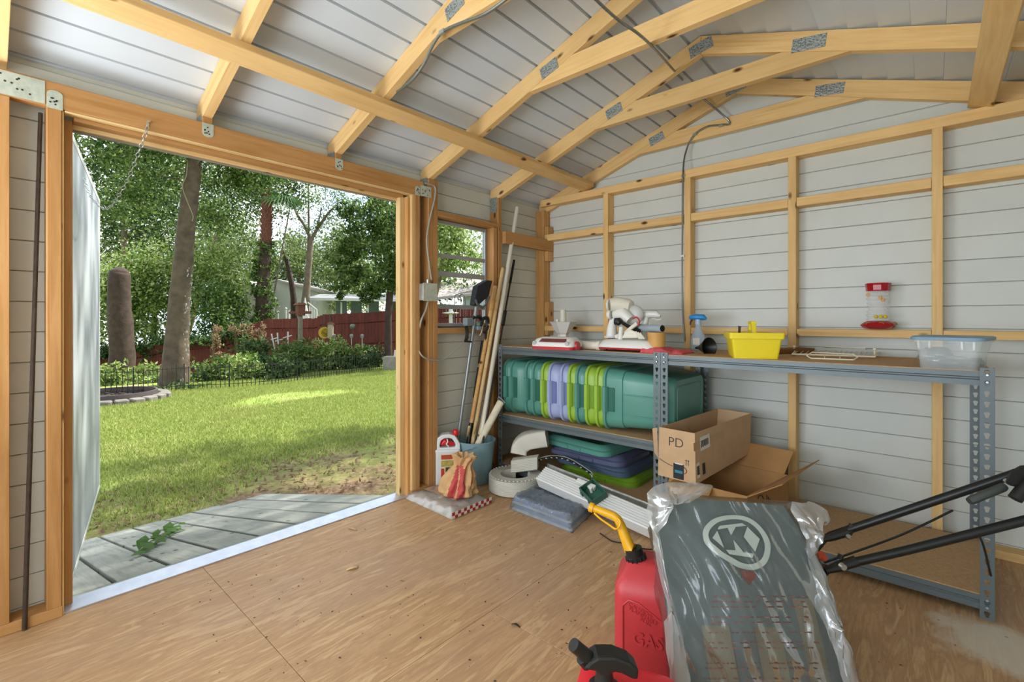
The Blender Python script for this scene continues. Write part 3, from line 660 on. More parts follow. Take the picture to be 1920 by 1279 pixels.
# handheld sprayer body standing on it: motor drum, nozzle caps, clear cup
p0 = p+Vector((-.09, .09, z1-TOPZ)); sb = thing('paint_sprayer', p0, 'white handheld sprayer body with two round caps standing on vacuum base', 'sprayer')
def Pz(x, y, o=0): return onY(x, y, p0.y+o)
MB().tube([Pz(1147, 632), Pz(1147, 618), Pz(1149, 604), Pz(1152, 597)], [.034, .030, .024, .022], 14).build('handle', WHT, sb)
MB().tube([Pz(1146, 633), Pz(1146, 630)], [.042, .04], 16).build('base_ring', mat('pale_blue_plastic', 'c5d2dc', .35), sb)
MB().tube([Pz(1143, 572, -.03), Pz(1158, 570), Pz(1180, 573, .03), Pz(1184, 574, .03)], [.040, .043, .038, .030], 20).build('motor_drum', CREAM, sb)
MB().tube([Pz(1139, 572, -.034), Pz(1143, 572, -.031)], [.030, .040], 20).build('front_cap', WHT, sb)
MB().tube([Pz(1152, 590), Pz(1170, 588), Pz(1182, 600)], [.030, .038, .030], 16).build('neck', WHT, sb)
MB().tube([Pz(1140, 590, -.03), Pz(1146, 590, -.028)], [.024, .030], 18).build('round_cap', WHT, sb)
c0 = Pz(1185, 590, .05); MB().sph((c0.x, c0.y, c0.z), .075, 20, 12, (1, .55, .82)).build('paint_cup', mat('frosted_cup', 'd6d8d5', .3, var=.02, alpha=.8), sb)
MB().tube([Pz(1154, 603, -.03), Pz(1160, 603, -.03), Pz(1163, 606, -.03)], [.022, .024, .02], 10).build('trigger_block', BLK, sb)
MB().tube(bez([Pz(1186, 598, -.05), Pz(1194, 595, -.05), Pz(1199, 603, -.05), Pz(1196, 611, -.05)], 14), .0045, 8).build('red_hook', REDP, sb)
mb = MB(); mb.tube([Pz(1155, 632, -.05), Pz(1172, 624, -.05), Pz(1195, 606, -.04)], [.014, .01, .012], 8); mb.build('spout_arm', CREAM, sb)
# crevice tool bundle
tb = thing('tool_bundle', Pz(1180, 634, -.04), 'black and cream vacuum tools clipped together on right of vacuum base', 'tool')
MB().tube([Pz(1167, 606, -.03), Pz(1180, 613, -.03), Pz(1200, 622, -.02)], [.010, .013, .014], 6).build('crevice_tool', BLK, tb)
MB().loft([[Pz(1166, 634, -.08), Pz(1172, 622, -.08), Pz(1182, 618, -.08), Pz(1192, 622, -.08), Pz(1196, 634, -.08)], [Pz(1166, 634, -.05), Pz(1172, 622, -.05), Pz(1182, 618, -.05), Pz(1192, 622, -.05), Pz(1196, 634, -.05)]]).build('clip_bracket', CREAM, tb, smooth=0, bev=.004)
MB().tube([Pz(1163, 637, -.075), Pz(1165, 613, -.07)], [.015, .012], 12).build('upright_nozzle', WHT, tb)
mb = MB()
for k in range(3): mb.tube([Pz(1192+4*k, 622+1.5*k, -.08), Pz(1200+4*k, 636, -.085)], .006, 6)
mb.build('bristle_clip', CREAM, tb)
# tape roll, pipe, spray gun, red rag
RAG = mat('red_rag', 'd05560', .85, var=.15, vs=30)
pr_ = onY(1231, 655, 2.50); rg = MB(); RX0, RX1 = onY(1208, 655, 2.47).x, onY(1300, 655, 2.60).x
def ragf(u, v):
    x, y = RX0+(RX1-RX0)*u, 2.415+.17*v+.03*u; e = min(1, min(u, 1-u)*9, min(v, 1-v)*7); k = math.sin(e*math.pi/2)**.6
    h = .028 if u < .42 else .028-.020*min(1, (u-.42)/.2); n = mnoise.noise((u*7, v*5, 1.7)); flat_ = 1 if .05 < u < .42 else 0
    return (x, y+.008*n, TOPZ+.001+k*(h+(.0 if flat_ else .010*abs(n)+.010*max(0, mnoise.noise((u*12, v*8, 4))))))
rg.grid(ragf, 34, 18); tag(rg.build('rag', RAG, smooth=80, solid=.002), 'crumpled red rag under the kraft tape roll', 'rag')
p = Vector((pr_.x, 2.497, TOPZ+.0305)); tr_ = thing('tape_roll', p, 'kraft coloured cup-shaped roll standing on red rag', 'roll')
TAN = mat('kraft_roll', 'c99a55', .55, var=.06, vs=20)
MB().lathe([(.044, 0), (.0475, .004), (.049, .082), (.045, .083), (.043, .02)], n=28).build('roll', TAN, tr_, M=Matrix.Translation(p))
c1, c2 = onY(1199, 613, 2.53), onY(1242, 615, 2.47); c1.z = c2.z = p.z+.1045
gp = thing('pipe_piece', c1, 'short grey pipe with black open end lying on kraft roll', 'pipe'); GP = mat('grey_pvc', '9aa6ae', .35, var=.04)
d_ = (c2-c1).normalized(); MB().tube([c1, c2], .021, 20).build('tube', GP, gp)
MB().cyl(c1+d_*.028, c1+d_*.03, .0175, .0175, 16).build('plug', BLK, gp); MB().cyl(c1-d_*.012, c1+d_*.012, .024, .024, 16).build('collar', mat('slate_collar', '56646c', .4), gp); MB().tube([c2-d_*.002, c2+d_*.0008], .0178, 18).build('dark_end', mat('bore_black', '0c0c0c', .9), gp)
q0 = p+Vector((0, .11, 0)); sg0 = onY(1207, 640, q0.y); sg0.z = TOPZ; sg = thing('spray_gun', sg0, 'white trigger spray head standing behind the grey pipe', 'sprayer')
def Pg(x, y): return onY(x, y, q0.y)
MB().tube([Pg(1205, 591), Pg(1212, 590), Pg(1232, 590), Pg(1238, 593)], [.018, .022, .02, .008], 10).build('head', WHT, sg)
MB().tube([Pg(1212, 594), Pg(1210, 606), Pg(1207, 618), sg0+Vector((0, 0, .002))], [.017, .017, .022, .026], 12).build('neck', WHT, sg)
MB().tube([Pg(1222, 596), Pg(1232, 600), Pg(1240, 599)], [.004, .004, .002], 6).build('trigger', WHT, sg)
# blue spray bottle
p = on(1302, 658)+Vector((0, .06, 0)); s_ = thing('spray_bottle', p, 'clear pale blue spray bottle with bright blue trigger head', 'bottle'); T_ = Matrix.Translation(p)
CB = mat('pale_blue_clear', 'b8cdde', .15, var=.03, alpha=.62, spec=.6)
MB().lathe([(.038, 0), (.044, .006), (.045, .05), (.040, .085), (.026, .115), (.017, .135), (.016, .160)], n=24, sy=.7).build('bottle', CB, s_, M=T_, smooth=60)
MB().lathe([(.040, .004), (.041, .03)], n=24, sy=.68).build('liquid', mat('blue_liquid', '6f8fc4', .2, alpha=.8), s_, M=T_)
MB().tube([(0, 0, .155), (0, 0, .185)], [.0175, .015], 14).build('neck_collar', mat('ice_plastic', 'a9c4d8', .3), s_, M=T_)
BLUE = mat('bright_blue', '2a86c8', .3, var=.03)
MB().tube([(-.052, -.006, .196), (-.044, -.005, .197), (-.01, 0, .199), (.03, .003, .197), (.046, .005, .188)], [.008, .013, .019, .018, .008], 12).build('trigger_head', BLUE, s_, M=T_)
MB().tube([(-.034, -.004, .183), (-.044, -.005, .170), (-.046, -.005, .150)], [.006, .005, .004], 8).build('trigger', BLK, s_, M=T_)
flat('label', -.02, .02, .035, .075, T_ @ Matrix.Translation((0, -.0318, 0)) @ Matrix.Rotation(math.pi/2, 4, 'X'), LBLW, s_)
# black funnel cup
p = on(1325, 664)+Vector((0, .03, 0)); fu = thing('funnel', p, 'black funnel lying on its side between spray bottle and yellow caddy', 'funnel')
fx = Vector((.86, -.42, .10)).normalized(); M = frame(fx, (0, 0, 1), p+Vector((-.052, .02, .030))) @ Matrix.Rotation(math.pi/2, 4, 'Y')
MB().lathe([(.006, -.04), (.010, -.01), (.014, 0), (.034, .035), (.048, .06), (.052, .066), (.050, .066), (.030, .034)], n=26, caps=False).build('cone', BLK, fu, M=M, smooth=50)
MB().lathe([(.004, -.06), (.0075, -.04), (.0065, -.01)], n=12).build('metal_tip', GALV, fu, M=M)
# yellow caddy
YEL = mat('yellow_plastic', 'e8d22a', .38, var=.03)
a, b = on(1355, 671), on(1437, 673); cd = thing('tool_caddy', (a+b)/2, 'bright yellow divided caddy with centre handle on worktop', 'caddy')
w = (b-a).length; dpt = .27; M = frame(b-a, (0, 0, 1), (a+b)/2+Vector((.0, dpt/2-.005, 0)))
R4 = lambda w_, d_, z: rr(w_, d_, .012, z)
MB().loft([R4(w-.01, dpt-.03, .012), R4(w-.008, dpt-.028, .003), R4(w, dpt-.02, 0), R4(w+.026, dpt+.01, .092), R4(w+.044, dpt+.03, .094), R4(w+.048, dpt+.034, .122), R4(w+.042, dpt+.028, .122), R4(w+.020, dpt+.004, .116), R4(w-.01, dpt-.03, .010)], caps=True).build('tray', YEL, cd, M=M, smooth=30)
mb = MB(); hw = dpt/2
poly = [(-hw+.0, .02), (-hw, .09), (-.07, .12), (-.055, .150), (.055, .150), (.07, .12), (hw, .09), (hw, .02)]
hole = [(-.035, .126), (.035, .126), (.035, .140), (-.035, .140)]
for s0 in (1,):
    mb.loft([[(x, y, z) for y, z in [(-hw+.024, .012), (-hw+.006, .085), (-.078, .122), (-.062, .166), (-.040, .166), (-.040, .130), (.040, .130), (.040, .166), (.062, .166), (.078, .122), (hw-.006, .085), (hw-.024, .012)]] for x in (-.009, .009)])
    mb.box(-.011, .011, -.062, .062, .164, .176)
mb.build('divider_handle', YEL, cd, M=M @ Matrix.Rotation(math.radians(0), 4, 'Z'), smooth=0, bev=.002)
MB().tube([(-.055, .05, .02), (-.05, .055, .145), (-.048, .055, .150)], [.006, .006, .009], 8).build('knob_rod', DARKM, tag(thing('screwdriver', M @ Vector((-.05, .05, .02)), 'dark tool handle sticking out of the yellow caddy', 'screwdriver')), M=M)
# brown plank on the worktop
tag(lum('wood_offcut', on(1385, 668)+Vector((0, .20, .014)), on(1500, 664)+Vector((0, .18, .014)), .10, .024, (0, 0, 1), wood('brown_board', '8a5f38', '6b4425', knots=False)), 'dark brown board lying flat behind caddy and wire rack', 'board')
# wire rack
CW = mat('cream_wire', 'e6dcc0', .4, var=.03)
wr0 = thing('wire_rack', on(1568, 668), 'cream coated wire rack lying flat on worktop near front edge', 'rack'); r_ = .0034
def Wr(x, y, h=.006): return on(x, y, TOPZ+h)
mb = MB()
for pts in (((1486, 664), (1640, 669)), ((1494, 655), (1648, 660)), ((1486, 664), (1494, 655)), ((1640, 669), (1650, 660))): mb.tube([Wr(*p_, .012) for p_ in pts], r_*1.2, 7)
for k in range(16): t = k/15; mb.tube([Wr(1488+150*t, 664+5*t, .012), Wr(1500+146*t, 655.5+4.5*t, .012)], .0016, 5)
mb.build('grid', CW, wr0)
fr = [Wr(1522, 656, .012), Wr(1513, 668, .004), Wr(1520, 677, .004), Wr(1603, 680, .004), Wr(1609, 670, .004), Wr(1602, 659, .012)]
yb_ = Wr(1522, 668).y
mb = MB(); F_ = lambda x, y: Vector((onY(x, y, SH0-.006).x, SH0-.006, onY(x, y, SH0-.006).z))
fr = [Wr(1522, 661, .030), Wr(1513, 667, .016), Wr(1520, 672, .005), Wr(1600, 675, .005), Wr(1608, 670, .016), Wr(1600, 664, .030)]
mb.tube(fr, r_, 7, loop=True); mb.tube([Wr(1546, 666, .014), Wr(1546, 673, .005)], .0025, 6); mb.tube([Wr(1575, 667.5, .014), Wr(1575, 674, .005)], .0025, 6)
mb.build('folded_hanger', CW, wr0)
mb = MB(); mb.tube([Wr(1545, 653, .012), Wr(1548, 650, .040), Wr(1622, 653, .040), Wr(1626, 657, .012)], .0022, 6); mb.build('rear_loop', CW, wr0)
for x, y in ((1489, 660), (1519, 653), (1640, 666), (1650, 658)):
    q_ = Wr(x, y, .008); MB().tube([q_, q_+Vector((0, 0, .022)), q_+Vector((0, 0, .026)), q_+Vector((0, 0, .036))], [.005, .004, .008, .007], 10).build('foot', CW, wr0)
# clear tote
a, b = on(1735, 690), on(1846, 697); ct = thing('clear_bin', (a+b)/2, 'clear plastic bin with blue grey lid at right end of worktop', 'bin')
CLR2 = mat('clear_bin_plastic', 'eef4f4', .1, var=0, alpha=.22, spec=.7); w = (b-a).length; dpt = .20; M = frame(b-a, (0, 0, 1), (a+b)/2+Vector((0, dpt/2+.004, 0)))
MB().loft([rr(w, dpt, .02, .001), rr(w+.010, dpt+.01, .022, .06), rr(w+.028, dpt+.03, .026, .098), rr(w+.040, dpt+.04, .028, .100), rr(w+.040, dpt+.04, .028, .108)], caps=False).build('bin', CLR2, ct, M=M, solid=.0015, smooth=50)
MB().loft([rr(w-.002, dpt-.002, .02, .0), rr(w-.002, dpt-.002, .02, .002)]).build('bin_floor', CLR2, ct, M=M)
MB().loft([rr(w+.05, dpt+.05, .03, .108), rr(w+.052, dpt+.052, .03, .118), rr(w+.04, dpt+.04, .028, .122), rr(w+.0, dpt+.0, .028, .119)]).build('lid', mat('blue_lid', '7f9db5', .4, var=.04, alpha=.92), ct, M=M, smooth=50)
mb = MB()
for sx in (-1, 1):
    for x in (sx*w*.28, sx*(w/2-.004)): mb.box(x-.0035, x+.0035, -dpt/2-.028, -dpt/2-.020, .076, .106)
mb.build('bin_ribs', CLR2, ct, M=M, smooth=0, bev=.001)
for k in range(7):
    bg = MB(); cx_, cy_ = random.uniform(-.35, .35)*w, random.uniform(-.3, .2)*dpt; zz = .004+.05*random.random()
    rx = random.uniform(.02, .04); sd = k*3.1
    rings = [[(cx_+rx*1.4*math.sin(math.pi*i/8)*math.cos(2*math.pi*j/12)*(1+.3*mnoise.noise((i, j, sd))), cy_+rx*math.sin(math.pi*i/8)*math.sin(2*math.pi*j/12)*(1+.3*mnoise.noise((j, i, sd))), .006+(zz+.02)*(1-math.cos(math.pi*i/8))/2) for j in range(12)] for i in range(1, 8)]
    bg.loft(rings).build('plastic_bag', film('bag_film_%d' % k, (.86, .93, .95), .2, .12) if k < 2 else bpy.data.materials['bag_film_%d' % (k % 2)], ct, M=M, smooth=30)
# hummingbird feeder on the girt
p = onZ(1652, 617, 1.026); p = Vector((p.x, 3.046, 1.026)); hf = thing('bird_feeder', p, 'red and clear glass hummingbird feeder standing on wall girt', 'feeder'); T_ = Matrix.Translation(p)
RG = mat('red_glossy', 'a8141f', .15, var=.08, vs=20)
MB().lathe([(.034, 0), (.058, .006), (.074, .020), (.072, .026), (.058, .038), (.046, .044)], n=32).build('dish', RG, hf, M=T_, smooth=50)
GB = mat('feeder_glass', 'f2f4f2', .06, var=0, alpha=.30, spec=.9)
prof = []
for k in range(40): z = .046+.150*k/39; prof.append((.047+.0035*math.sin(k*1.15)-.004*math.exp(-((z-.12)/.03)**2), z))
MB().lathe(prof, n=30, caps=False).build('glass_bottle', GB, hf, M=T_, smooth=60)
MB().lathe([(.044, .196), (.050, .199), (.052, .226), (.054, .236), (.050, .237), (.045, .228)], n=10).build('cap', RG, hf, M=T_, smooth=0, bev=.002)
YF_ = mat('yellow_flower', 'd8c01c', .4); mb = MB()
for k in range(3):
    a = math.radians(-95+22*k); mb.sph((.050*math.cos(a), .050*math.sin(a), .066), .009, 8, 6)
mb.build('flower_decal', YF_, hf, M=T_)
mb = MB()
for k in range(4):
    a = math.radians(-60+45*k-60); mb.tube([(.066*math.cos(a)+.010*math.cos(t), .066*math.sin(a)*1.0+.004, .030+.007*math.sin(t)) for t in [2*math.pi*i/10 for i in range(10)]], .0022, 5, loop=True)
mb.build('feeding_port', mat('gold_ring', '9a7a3a', .4), hf, M=T_)
mb = MB()
for a, z in ((-140, .178), (-75, .162), (-62, .15)): a = math.radians(a); mb.sph((.049*math.cos(a), .049*math.sin(a), z), .008, 8, 5, (1, .5, 1.4))
mb.build('flower_print', mat('orange_print', 'cf9a56', .4), hf, M=T_)
# ------------------------------------------------------------------ corner: bucket with poles, broom, jug
BUC = mat('bucket_blue', '7f9fa8', .45, var=.04)
pb = Vector((-2.275, 2.195, .001)); bk = thing('bucket', pb, 'grey blue plastic bucket in the corner holding poles', 'bucket')
MB().lathe([(.088, .004), (.095, 0), (.100, .004), (.128, .268), (.134, .270), (.135, .280), (.130, .281), (.124, .272), (.096, .012)], n=32).build('pail', BUC, bk, M=Matrix.Translation(pb), smooth=40)
MB().tube(bez([pb+Vector((-.10, -.10, .262)), pb+Vector((0, -.175, .225)), pb+Vector((.105, -.098, .262))], 18), .0028, 6).build('bail_handle', GALV, bk)
HW = wood('handle_wood', 'd9bd8c', 'c09a62', sx=1, sy=14, orand=.12); HWO = wood('handle_wood_orange', 'd0a468', 'b5874c', sx=1, sy=14)
PVC = mat('pvc_white', 'd5d1c2', .4, var=.05, vs=8)
def pole(name, px0, px1, Ytop, r, m, label, cat='pole', r2=None, base=None, extra=None):
    """a pole from inside the bucket up to the picked spot at depth Ytop"""
    b = base if base is not None else pb+Vector((0, 0, .01)); top = onY(px1[0], px1[1], Ytop)
    m0 = onY(px0[0], px0[1], 2.2); d = (top-m0).normalized(); b = m0.copy()
    while b.z > .014 and ((b-d*.005).xy-pb.xy).length < max(.098, (b.xy-pb.xy).length-.001): b -= d*.005
    t = thing(name, b, label, cat)
    MB().tube([b, b.lerp(top, .5), top-(top-b).normalized()*.006, top], [r, r2 or r, r2 or r, (r2 or r)*.7], 12).build('shaft', m, t)
    return t, b, top
pole('wooden_pole', (880, 815), (929, 536), 2.44, .0145, HWO, 'orange brown wooden handle leaning just right of the window sill')
pole('wooden_pole', (889, 815), (943, 502), 2.52, .0135, HW, 'pale wooden pole standing left of the long white pipe')
pole('white_pipe', (903, 812), (970, 388), 2.72, .0150, PVC, 'long white plastic pipe leaning up to the roof in the corner', 'pipe')
t, b, top = pole('extension_rod', (908, 812), (964, 488), 2.70, .0065, DARKM, 'thin dark metal rod right of the white pipe')
for u0, u1, r in ((.62, .70, .013), (.86, 1.0, .0095)): MB().tube([b.lerp(top, u0), b.lerp(top, u1)], r, 10).build('grip', BLK, t)
pole('wooden_pole', (901, 815), (938, 626), 2.50, .0180, HW, 'short thick wooden handle with rounded end in bucket', r2=.0185)
t, b, top = pole('hoe_handle', (881, 812), (906, 640), 2.36, .0085, HWO, 'wooden tool handle with two black foam grips beside broom')
for u0, u1 in ((.20, .40), (.58, .80), (.83, 1.0)): MB().tube([b.lerp(top, u0), b.lerp(top, u1)], .0155, 12).build('foam_grip', BLK, t)
t, b, top = pole('paint_roller', (905, 818), (940, 752), 2.30, .0245, mat('roller_nap', 'd8cfb8', .9, var=.08, vs=40, bump=.3), 'cream paint roller sleeve poking out of bucket', 'roller')
MB().tube(bez([top+Vector((-.03, 0, -.09)), top+Vector((-.025, -.005, .02)), top+Vector((.0, 0, .015)), top+Vector((.03, .005, -.01))], 18), .0022, 6).build('wire_frame', GALV, t)
pole('paint_stick', (876, 822), (880, 800), 2.13, .009, HW, 'short flat stick end showing above bucket rim', 'stick')
pole('paint_stick', (886, 820), (893, 790), 2.16, .008, HW, 'narrow stick beside the short flat stick in bucket', 'stick')
# broom, head up
bt, bh = Vector((-2.385, 2.085, .003)), onX(893, 576, -2.325); br = thing('broom', bt, 'upturned broom with black bristles and grey metal handle before window', 'broom')
MB().tube([bt, bt.lerp(bh, .5), bh], .0115, 12).build('handle', mat('grey_handle', '8e9494', .35, .5, var=.06), br)
up_ = (bh-bt).normalized(); hl, hr_ = onX(882, 574, -2.325), onX(905, 558, -2.325)
BRI = mat('black_bristle', '23262b', .7, var=.35, vs=60, bump=.5, bs_=180)
A2 = [onX(880, 572, -2.325), onX(886, 574, -2.325), onX(907, 556, -2.325), onX(914, 527, -2.325), onX(905, 526, -2.325), onX(886, 537, -2.325)]
MB().loft([A2, [p+Vector((.040, .010, 0)) for p in A2]]).build('bristles', BRI, br, smooth=0, bev=.004)
mb = MB(); y2 = Vector((.045, .010, 0))
mb.tube([bh+y2, onX(886, 571, -2.325)+y2], .006, 8); mb.tube([onX(881, 562, -2.325)+y2, onX(884, 571, -2.325)+y2, onX(893, 578, -2.325)+y2, onX(902, 570, -2.325)+y2, onX(907, 556, -2.325)+y2], .007, 8); mb.tube([onX(883, 568, -2.325), onX(903, 561, -2.325)], .005, 8)
mb.build('head_frame', mat('grey_frame', '5a5f63', .45), br)
# herbicide jug
pj = Vector((-2.300, 1.955, .001)); jg = thing('sprayer_jug', pj, 'white jug with red cap and printed label beside doorway', 'jug')
MJ = frame(CR*.96+CV*.18, (0, 0, 1), pj+Vector((-.045, .055, 0))); JW = mat('jug_white', 'dfe2e2', .4, var=.02)
rj = lambda w, h, z, cx=0, r=.02: [(cx+a, b, z) for a, b in rrect(w, h, r, 4)]
MB().loft([rj(.150, .085, 0), rj(.160, .095, .008), rj(.160, .095, .225), rj(.165, .100, .232), rj(.165, .100, .240), rj(.160, .090, .246)]).build('bottle', JW, jg, M=MJ, smooth=40)
out = [(-.080, .246), (-.080, .275), (-.066, .318), (-.035, .338), (.010, .342), (.045, .330), (.066, .300), (.080, .272), (.080, .246)]
inn = [(-.052, .262), (-.055, .290), (-.038, .312), (-.010, .318), (.012, .308), (.036, .292), (.058, .270), (.050, .258), (.0, .256)]
mb = MB()
for y in (-.034, .034): pass
n_ = len(out); o2 = [(p[0]*.62, .257+(p[1]-.246)*.62) for p in out]
vs = [(x, y, z) for y in (-.034, .034) for x, z in out] + [(x, y, z) for y in (-.034, .034) for x, z in o2]
fs = []
for i in range(n_-1):
    fs += [(i, i+1, 2*n_+i+1, 2*n_+i), (n_+i, 3*n_+i, 3*n_+i+1, n_+i+1), (i, n_+i, n_+i+1, i+1), (2*n_+i, 2*n_+i+1, 3*n_+i+1, 3*n_+i)]
fs += [(0, 2*n_, 3*n_-1+0, n_-1), (n_, 2*n_-1, 4*n_-1, 3*n_), (2*n_, 3*n_, 4*n_-1, 3*n_-1)]
mb.add(vs, fs); mb.build('grip_loop', JW, jg, M=MJ, smooth=0, bev=.006)
RD = mat('red_cap', 'd2232c', .3, var=.03)
MB().tube([(-.040, -.012, .272), (-.020, -.014, .292), (.020, -.014, .276), (.045, -.012, .270)], [.012, .022, .016, .008], 12).build('sprayer_gun', RD, jg, M=MJ)
MB().tube(bez([(-.005, -.036, .312), (.0, -.040, .295), (-.008, -.038, .280), (.006, -.036, .262)], 12), .004, 6).build('hose', JW, jg, M=MJ)
MB().lathe([(.014, .325), (.019, .330), (.021, .350), (.016, .360), (.006, .364)], (.052, 0, 0), n=18).build('cap', RD, jg, M=MJ)
FJ = MJ @ Matrix.Translation((0, -.0485, 0)) @ Matrix.Rotation(math.pi/2, 4, 'X')
for nm, x0, x1, z0, z1, mm in (('label', -.045, .062, .03, .22, mat('label_cream', 'd8cfae', .5, var=.1, vs=30)), ('label_banner', -.042, .030, .185, .214, mat('label_rust', 'b4482e', .5)), ('label_band', -.042, .036, .140, .178, mat('label_olive', 'b3a152', .5, var=.2, vs=50)), ('label_picture', -.015, .050, .05, .135, mat('label_dark', '4a3c2c', .5, var=.5, vs=50)), ('label_stripe', -.043, -.022, .035, .128, mat('label_red', 'c23a2a', .5))):
    flat(nm, x0, x1, z0, z1, FJ @ Matrix.Translation((0, 0, .0002 if nm == 'label' else .0008)), mm, jg)
# ------------------------------------------------------------------ crumpled things on the floor
def lump(name, quad, h, m, parent=None, seed=0, amp=.012, nu=36, nv=28, fr_=4, edge=.18, flatbase=.001):
    """soft package over a floor quad (4 corner points), height h, wrinkled"""
    q = [Vector(p) for p in quad]
    def fn(u, v):
        p = q[0].lerp(q[1], u).lerp(q[3].lerp(q[2], u), v); e = min(u, 1-u, v, 1-v)/edge
        k = math.sin(min(1, e)*math.pi/2)**.7; n = mnoise.fractal((p.x*fr_*4+seed, p.y*fr_*4, seed*1.3), 1, 2, 4); rdg = 1-abs(mnoise.noise((p.x*fr_*6, p.y*fr_*5+seed, 2.2)))*2
        wob = .35*amp*mnoise.noise((u*9+seed, v*9, 3))
        return (p.x+wob, p.y+wob, p.z+flatbase+k*(h+amp*n+amp*.5*rdg*k)*(1 if e > 0 else 0))
    mb = MB().grid(fn, nu, nv); k = len(mb.v); W_ = nv+1
    bd = [i*W_ for i in range(nu+1)] + [nu*W_+j for j in range(1, nv+1)] + [i*W_+nv for i in range(nu-1, -1, -1)] + [j for j in range(nv-1, 0, -1)]
    mb.f.append(tuple(bd)); return mb.build(name, m, parent, smooth=50)
sq = [onZ(758, 934, 0), onZ(848, 975, 0), onZ(921, 943, 0), onZ(832, 912, 0)]
sb_ = thing('plastic_sack', (sq[0]+sq[2])/2, 'flat clear plastic sack with red checked edge on floor by threshold', 'sack')
lump('contents', [p.lerp((sq[0]+sq[2])/2, .07) for p in sq], .030, mat('sack_contents', 'b5a48e', .7, var=.25, vs=18), sb_, 3, .008)
lump('film', sq, .038, film('sack_film', (.97, .98, .98), .42, .10), sb_, 3, .010, fr_=6)
MB().loft([[sq[0].lerp(sq[3], .35)+Vector((.05, .0, .041)), sq[1].lerp(sq[2], .2)+Vector((-.10, .06, .043)), sq[1].lerp(sq[2], .45)+Vector((-.16, .03, .044)), sq[0].lerp(sq[3], .7)+Vector((.05, 0, .042))], [sq[0].lerp(sq[3], .35)+Vector((.05, .0, .042)), sq[1].lerp(sq[2], .2)+Vector((-.10, .06, .044)), sq[1].lerp(sq[2], .45)+Vector((-.16, .03, .045)), sq[0].lerp(sq[3], .7)+Vector((.05, 0, .043))]]).build('pink_print', mat('pink_label', 'c0977f', .5, var=.2, vs=40), sb_, smooth=0)
RDC = mat('check_red', 'a3252e', .5, var=.1); mb = MB(); mb2 = MB(); e0, e1 = sq[1]+Vector((.0, -.002, .003)), sq[2]+Vector((.004, 0, .003)); d_ = (e1-e0)
for k in range(14):
    for j in range(2):
        a, b = e0+d_*(k/14), e0+d_*((k+1)/14); z0, z1 = .0+.016*j, .016+.016*j; off = Vector((.002, -.002, 0))
        (mb if (k+j) % 2 else mb2).loft([[a+off+Vector((0, 0, z0)), b+off+Vector((0, 0, z0)), b+off+Vector((0, 0, z1)), a+off+Vector((0, 0, z1))], [a+Vector((-.004, .004, z0)), b+Vector((-.004, .004, z0)), b+Vector((-.004, .004, z1)), a+Vector((-.004, .004, z1))]])
mb.build('check_strip', RDC, sb_, smooth=0); mb2.build('check_strip', LBLW, sb_, smooth=0)
# paper bag crumpled shut
pc_ = (onZ(812, 938, .04)+onZ(898, 928, .04))/2+Vector((-.035, .045, 0)); pg = thing('paper_bag', Vector((pc_.x, pc_.y, .045)), 'crumpled tan paper bag with red print, twisted shut, on plastic sack', 'bag')
PAP = mat('tan_paper', 'c79f70', .8, var=.12, vs=18, bump=.25, bs_=50); PRD = mat('red_print_paper', 'bb4a48', .75, var=.2, vs=24)
def paper_ring(z, r, tw, seed, ox=0, oy=0, n=110):
    out = []
    for k in range(n):
        a = 2*math.pi*k/n; pl = abs(((a*9+seed+tw*3+2*mnoise.noise((a, z*9, 1)))/math.pi) % 2-1); pl2 = mnoise.noise((math.cos(a)*2.2, math.sin(a)*2.2, z*14+seed))
        rr_ = r*(1+.30*(pl-.5)*(1.0 if z > .05 else .45)+.30*pl2+.12*mnoise.noise((a*3.1, z*30, seed))); out.append((pc_.x+ox+rr_*math.cos(a+tw), pc_.y+oy+rr_*math.sin(a+tw)*.8, .046+z+(.022*pl2 if z > .18 else .006*pl2)))
    return out
prs = [(.0, .105), (.012, .122), (.03, .124), (.05, .118), (.07, .106), (.085, .096), (.10, .088), (.115, .080), (.13, .073), (.145, .066), (.16, .060), (.175, .056), (.19, .060), (.205, .070), (.218, .078), (.224, .066), (.205, .040), (.19, .02)]
dr_ = CR*.035
mb = MB().loft([paper_ring(z, r, z*2.2, 1.0, dr_.x*(z/.2)**2, dr_.y*(z/.2)**2) for z, r in prs]); o = mb.build('bag', PAP, pg, smooth=14)
o.data.materials.append(PRD)
for p in o.data.polygons:
    c = p.center-pc_; a = math.atan2(c.y, c.x)-(p.center.z-.046)*2.2; fa = math.atan2(-CV.y, -CV.x)
    da = (a-fa+math.pi) % (2*math.pi)-math.pi
    if (-.55 < da < .42 and p.center.z < .215 and not (-.12 < da < -.02)) or (.75 < da < .85 and p.center.z > .12): p.material_index = 1
# wrapped tarp
tq_ = [onZ(955, 955, 0), onZ(1072, 1001, 0), onZ(1116, 958, 0), onZ(1030, 918, 0)]
tp = thing('tarp_package', (tq_[0]+tq_[2])/2, 'folded grey blue tarp sealed in clear plastic under the white downspout', 'package')
for k, (s0, z0) in enumerate(((.0, 0), (.035, .018), (.02, .036), (.05, .054))):
    c_ = (tq_[0]+tq_[2])/2; lump('folded_layer', [p.lerp(c_, .04+s0)+Vector((.006*math.sin(k*2), .006*math.cos(k*3), z0)) for p in tq_], .016, mat('tarp_%d' % k, ('a3a7a8', '6f7f96', '9aa0a5', '65748c')[k], .45, var=.2, vs=16), tp, 8+k, .004, 30, 24, edge=.035)
lump('film', tq_, .076, film('tarp_film', (.94, .96, .98), .14, .08), tp, 12, .013, 64, 50, fr_=7, edge=.06)
F4 = face(tq_[3].lerp(tq_[2], .35)+Vector((.02, -.10, .088)), tq_[2]-tq_[3], tq_[3]-tq_[0])
